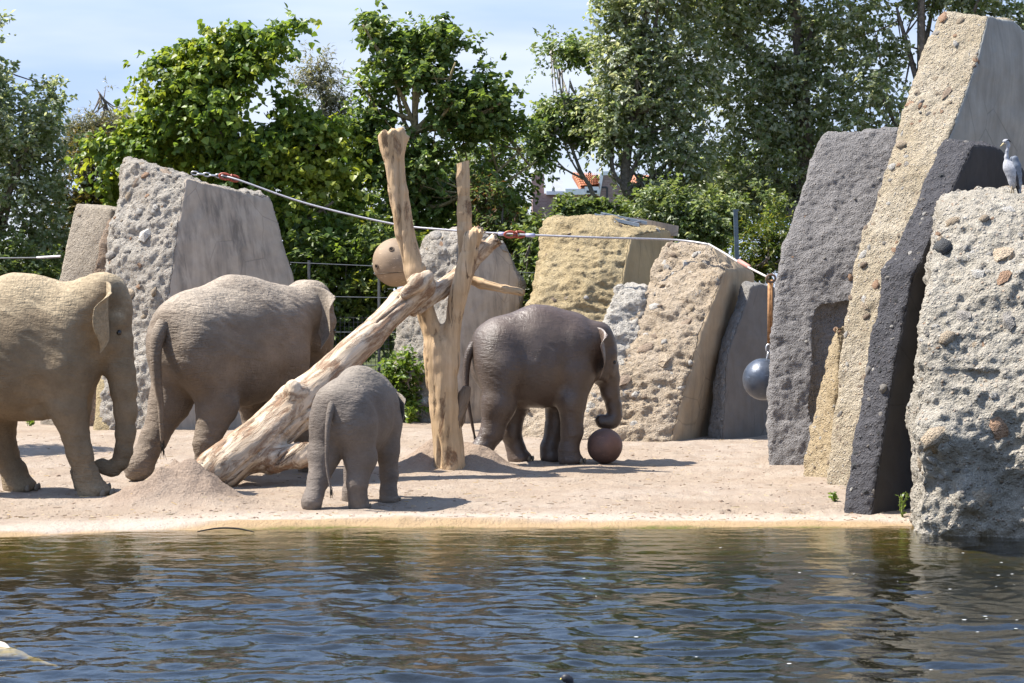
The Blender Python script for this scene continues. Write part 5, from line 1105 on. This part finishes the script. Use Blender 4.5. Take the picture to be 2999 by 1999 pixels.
for s_ in (-1, 1):
    g = Grid((-0.1, -0.12, -0.02), (0.18, 0.12, 0.5), 0.006); 
    g.chain([(*HP(585, 560, s_ * 0.045), 0.032), (*HP(625, 700, s_ * 0.055), 0.036), (*HP(650, 860, s_ * 0.05), 0.030), (*HP(672, 1020, s_ * 0.04), 0.022), (*HP(685, 1200, s_ * 0.025), 0.010)], 0.02)
    V, Fq = g.mesh(); V[:, 1] = s_ * 0.05 + (V[:, 1] - s_ * 0.05) * 0.55; obj('wing', mesh_np('wing', V, Fq), simple('heron_grey', (0.17, 0.19, 0.225), 0.7, var=0.25, sc=40), hr_)
    m = MB(); m.tube([HP(600, 800, s_ * 0.062), HP(620, 950, s_ * 0.055), HP(690, 1180, s_ * 0.03), HP(705, 1225, s_ * 0.02)], [0.008, 0.014, 0.012, 0.004], 6, True, 3); m.build('flight_feathers', simple('heron_black', (0.025, 0.025, 0.03), 0.6), hr_)
M_BEAK = simple('beak_yellow', (0.55, 0.44, 0.22), 0.45, 0.4); M_LEGB = simple('heron_leg', (0.36, 0.29, 0.20), 0.7)
m = MB(); m.tube([HP(410, 240), HP(372, 270), HP(320, 318)], [0.011, 0.008, 0.002], 7, True, 3); m.build('beak', M_BEAK, hr_)
for s_ in (-1, 1):
    m = MB(); m.tube([HP(395, 228, s_ * 0.016), HP(440, 210, s_ * 0.019), HP(480, 195, s_ * 0.012), HP(525, 235, s_ * 0.006)], [0.003, 0.007, 0.006, 0.002], 6, True, 3); m.build('crest', simple('crest_black', (0.02, 0.02, 0.025), 0.6), hr_)
for (a_, k_, f_, yy) in (((545, 1060), (530, 1150), (485, 1385), -0.02), ((585, 1060), (585, 1150), (580, 1385), 0.02)):
    m = MB(); m.tube([HP(*a_, yy), HP(*k_, yy), HP(*f_, yy)], [0.010, 0.008, 0.006], 6, True, 3); e = np.array(HP(*f_, yy))
    for an in (-2.6, -1.9, -1.2, 1.5): m.tube([e, e + np.array([0.05 * math.sin(an), 0.05 * math.cos(an), -0.004])], [0.005, 0.003], 5)
    m.build('leg', M_LEGB, hr_)

# ------------------------------------------------------------------ moorhen
md = 11.45; mo = empty('moorhen', (X(1668, md), md, WZ)); tag(mo, 'black moorhen with red bill swimming in the pond', 'bird')
def MP(px, py, dy=0.0): return (X(px, md) - mo.location.x, dy, Z(py, md) - WZ)
g = Grid((-0.13, -0.09, -0.06), (0.30, 0.09, 0.19), 0.005)
g.chain([(*MP(1659, 1986), 0.021), (*MP(1668, 1990), 0.019), (*MP(1672, 2010), 0.019), (*MP(1678, 2030), 0.03)], 0.012); g.ell(MP(1657, 1985), (0.026, 0.019, 0.021), 0.01)
g.ell((0.10, 0, 0.025), (0.135, 0.065, 0.055), 0.03); g.cone((0.18, 0, 0.05), (0.27, 0, 0.085), 0.03, 0.01, 0.03)
V, Fq = g.mesh(); obj('body', mesh_np('body', V, Fq), simple('moorhen_black', (0.022, 0.022, 0.026), 0.5, 0.35, var=0.4, sc=60), mo)
m = MB(); m.tube([MP(1652, 1979), MP(1650, 1983), MP(1645, 1987)], [0.007, 0.011, 0.007], 8, True, 3); m.build('bill', simple('bill_red', (0.62, 0.03, 0.03), 0.4, 0.4), mo)
m = MB(); m.tube([MP(1646, 1986.5), MP(1640, 1990)], [0.0072, 0.002], 8); m.build('bill_tip', simple('bill_yellow', (0.75, 0.62, 0.12), 0.4, 0.4), mo)
for s_ in (-1, 1):
    m = MB(); e = np.array(MP(1656, 1981, s_ * 0.0175)); m.tube([e - [0, s_ * 0.002, 0], e + [0, s_ * 0.003, 0]], 0.003, 8); m.build('eye', M_EYE, mo)

# ------------------------------------------------------------------ small things on the ground
def gzs(x, y): return float(gz(np.array([x]), np.array([y]))[0])
def weed(label, px, py_b, d, h, n, pal, seed, name='weed', size=0.04):
    r = np.random.default_rng(seed); bx_ = X(px, d); bz = gzs(bx_, d); root = empty(name, (bx_, d, bz)); tag(root, label, 'plant')
    m = MB(); tips_ = []
    for i in range(max(1, n // 12)):
        e = np.array([r.normal(0, 0.05), r.normal(0, 0.04), h * r.uniform(0.75, 1)]); mid = e * 0.5 + [r.normal(0, 0.03), r.normal(0, 0.03), 0]; m.tube([(0, 0, -0.03), mid, e], [0.006, 0.005, 0.003], 5, True, 3); tips_.append((mid, e))
    m.build('stem', simple('stem_green', (0.12, 0.15, 0.04), 0.7), root)
    Vv = []; cols = []
    for i in range(n):
        mid, e = tips_[i % len(tips_)]; t_ = r.random(); p = (mid * 2 * t_) if t_ < 0.5 else mid + (e - mid) * (t_ - 0.5) * 2
        ax = norm(np.array([r.normal(), r.normal(), r.uniform(-0.2, 0.8)])); nn = norm(np.cross(ax, r.normal(size=3))); b_ = np.cross(nn, ax); s_ = size * r.uniform(0.6, 1.3)
        Vv += [p, p + ax * s_ * 0.5 + b_ * s_ * 0.28, p + ax * s_, p + ax * s_ * 0.5 - b_ * s_ * 0.28]; cols += [np.array(pal[r.integers(len(pal))]) * r.uniform(0.8, 1.2)] * 4
    me = mesh_np('leaves', np.array(Vv), np.arange(n * 4).reshape(-1, 4), False); attr_col(me, 'leafcol', np.array(cols)); obj('leaves', me, LEAF, root)
weed('small leafy weed growing in the shade beside the black slab', 2645, 1490, 20.25, 0.26, 60, LIME, 61)
weed('tuft of low weeds at the left foot of the black slab', 2450, 1465, 21.6, 0.10, 40, LIME, 62, size=0.05)
weed('low green weeds at the foot of the low beige slab', 85, 1235, 33.3, 0.16, 50, LIME, 63, size=0.08)
weed('green weeds below the round-topped slab', 1200, 1240, 33.6, 0.25, 80, LIME, 64, size=0.09)
m = MB(); r = np.random.default_rng(5)
for i in range(2300):
    y_ = 19.9 + 11.5 * r.random() ** 1.4; x_ = r.uniform(-0.26, 0.26) * y_ * 1.0; L_ = 0.015 + 0.08 * r.random() ** 2.5; a_ = r.normal(0, 1.0); w_ = r.uniform(0.001, 0.003)
    dx, dy = math.cos(a_) * L_, math.sin(a_) * L_; m.V.append(np.array([[x_, y_, 0], [x_ + dx, y_ + dy, 0], [x_ + dx, y_ + dy + w_, r.uniform(0.001, 0.009)], [x_, y_ + w_, r.uniform(0.001, 0.006)]])); m.Q.append([m.n, m.n + 1, m.n + 2, m.n + 3]); m.n += 4
VV = np.concatenate(m.V); VV[:, 2] += gz(VV[:, 0], VV[:, 1]) + 0.003; cols = np.repeat(np.array([(0.42, 0.30, 0.15), (0.22, 0.14, 0.07), (0.10, 0.07, 0.045), (0.50, 0.40, 0.24)])[r.integers(0, 4, len(VV) // 4)], 4, 0)
me = mesh_np('straw', VV, np.array(m.Q), False); attr_col(me, 'leafcol', cols); M = MT('straw', 0.9, 0.1); M.col(M.attr('leafcol', 'Color')); tag(obj('straw', me, M.m), 'scattered straw and twig bits lying over the sand', 'straw', kind='stuff')
base_s = stone_mesh(2, 0.6); bv = np.concatenate(base_s.V); bq = base_s.Q; vs_ = []; qs_ = []; n0 = 0
for i in range(900):
    y_ = 20.0 + 11 * r.random() ** 1.5; x_ = r.uniform(-0.25, 0.25) * y_; s_ = r.uniform(0.005, 0.018) * (2 if r.random() < 0.06 else 1)
    vs_.append(bv * s_ * r.uniform(0.7, 1.3, 3) + [x_, y_, 0]); qs_ += [[k + n0 for k in f] for f in bq]; n0 += len(bv)
VV = np.concatenate(vs_); VV[:, 2] += np.repeat(gz(np.array([v_[0, 0] for v_ in vs_]), np.array([v_[0, 1] for v_ in vs_])), len(bv)); me = bpy.data.meshes.new('pebbles'); me.from_pydata(VV.tolist(), [], qs_); me.update()
tag(obj('pebbles', me, simple('pebble_brown', (0.30, 0.22, 0.16), 0.9, var=0.5, sc=3)), 'small stones and clods scattered over the sand', 'pebbles', kind='stuff')
m = MB()
for i in range(28):
    y_ = 11.3 + 7.3 * r.random(); x_ = y_ * (0.24 - 0.22 * r.random() ** 2.0); s_ = r.uniform(0.004, 0.012); zz = float(wz(np.array([[x_]]), np.array([[y_]]))[0, 0]) + 0.004
    m.add([[x_ + s_ * math.cos(a) * 1.5, y_ + s_ * math.sin(a), zz] for a in np.linspace(0, 2 * math.pi, 7)[:-1]], [(0, 1, 2, 3, 4, 5)])
tag(m.build('foam_flecks', simple('foam_white', (0.75, 0.75, 0.72), 0.6)), 'white flecks floating on the pond near the boulder', 'foam', kind='stuff')
m = MB(); m.tube([(X(578, 19.2), 19.2, WZ + 0.015), (X(640, 19.25), 19.25, WZ + 0.04), (X(700, 19.25), 19.25, WZ + 0.035), (X(745, 19.2), 19.2, WZ + 0.01)], [0.006, 0.009, 0.009, 0.004], 6, True, 4); tag(m.build('twig', simple('twig_black', (0.03, 0.025, 0.02), 0.8)), 'dark curved twig lying at the algae-green water edge', 'twig')

# look-alikes share a group
GROUPS = {'elephant': 'elephants on the sand bank', 'rock': 'standing rocks around the enclosure', 'tree': 'trees beyond the enclosure', 'shrub': 'shrubs behind the rocks', 'house': 'brick houses beyond the trees', 'fence': 'wire fences between the rocks', 'plant': 'weeds at the feet of the rocks'}
for o in list(COL.objects):
    if o.parent is None and o.get('category') in GROUPS: o['group'] = GROUPS[o['category']]
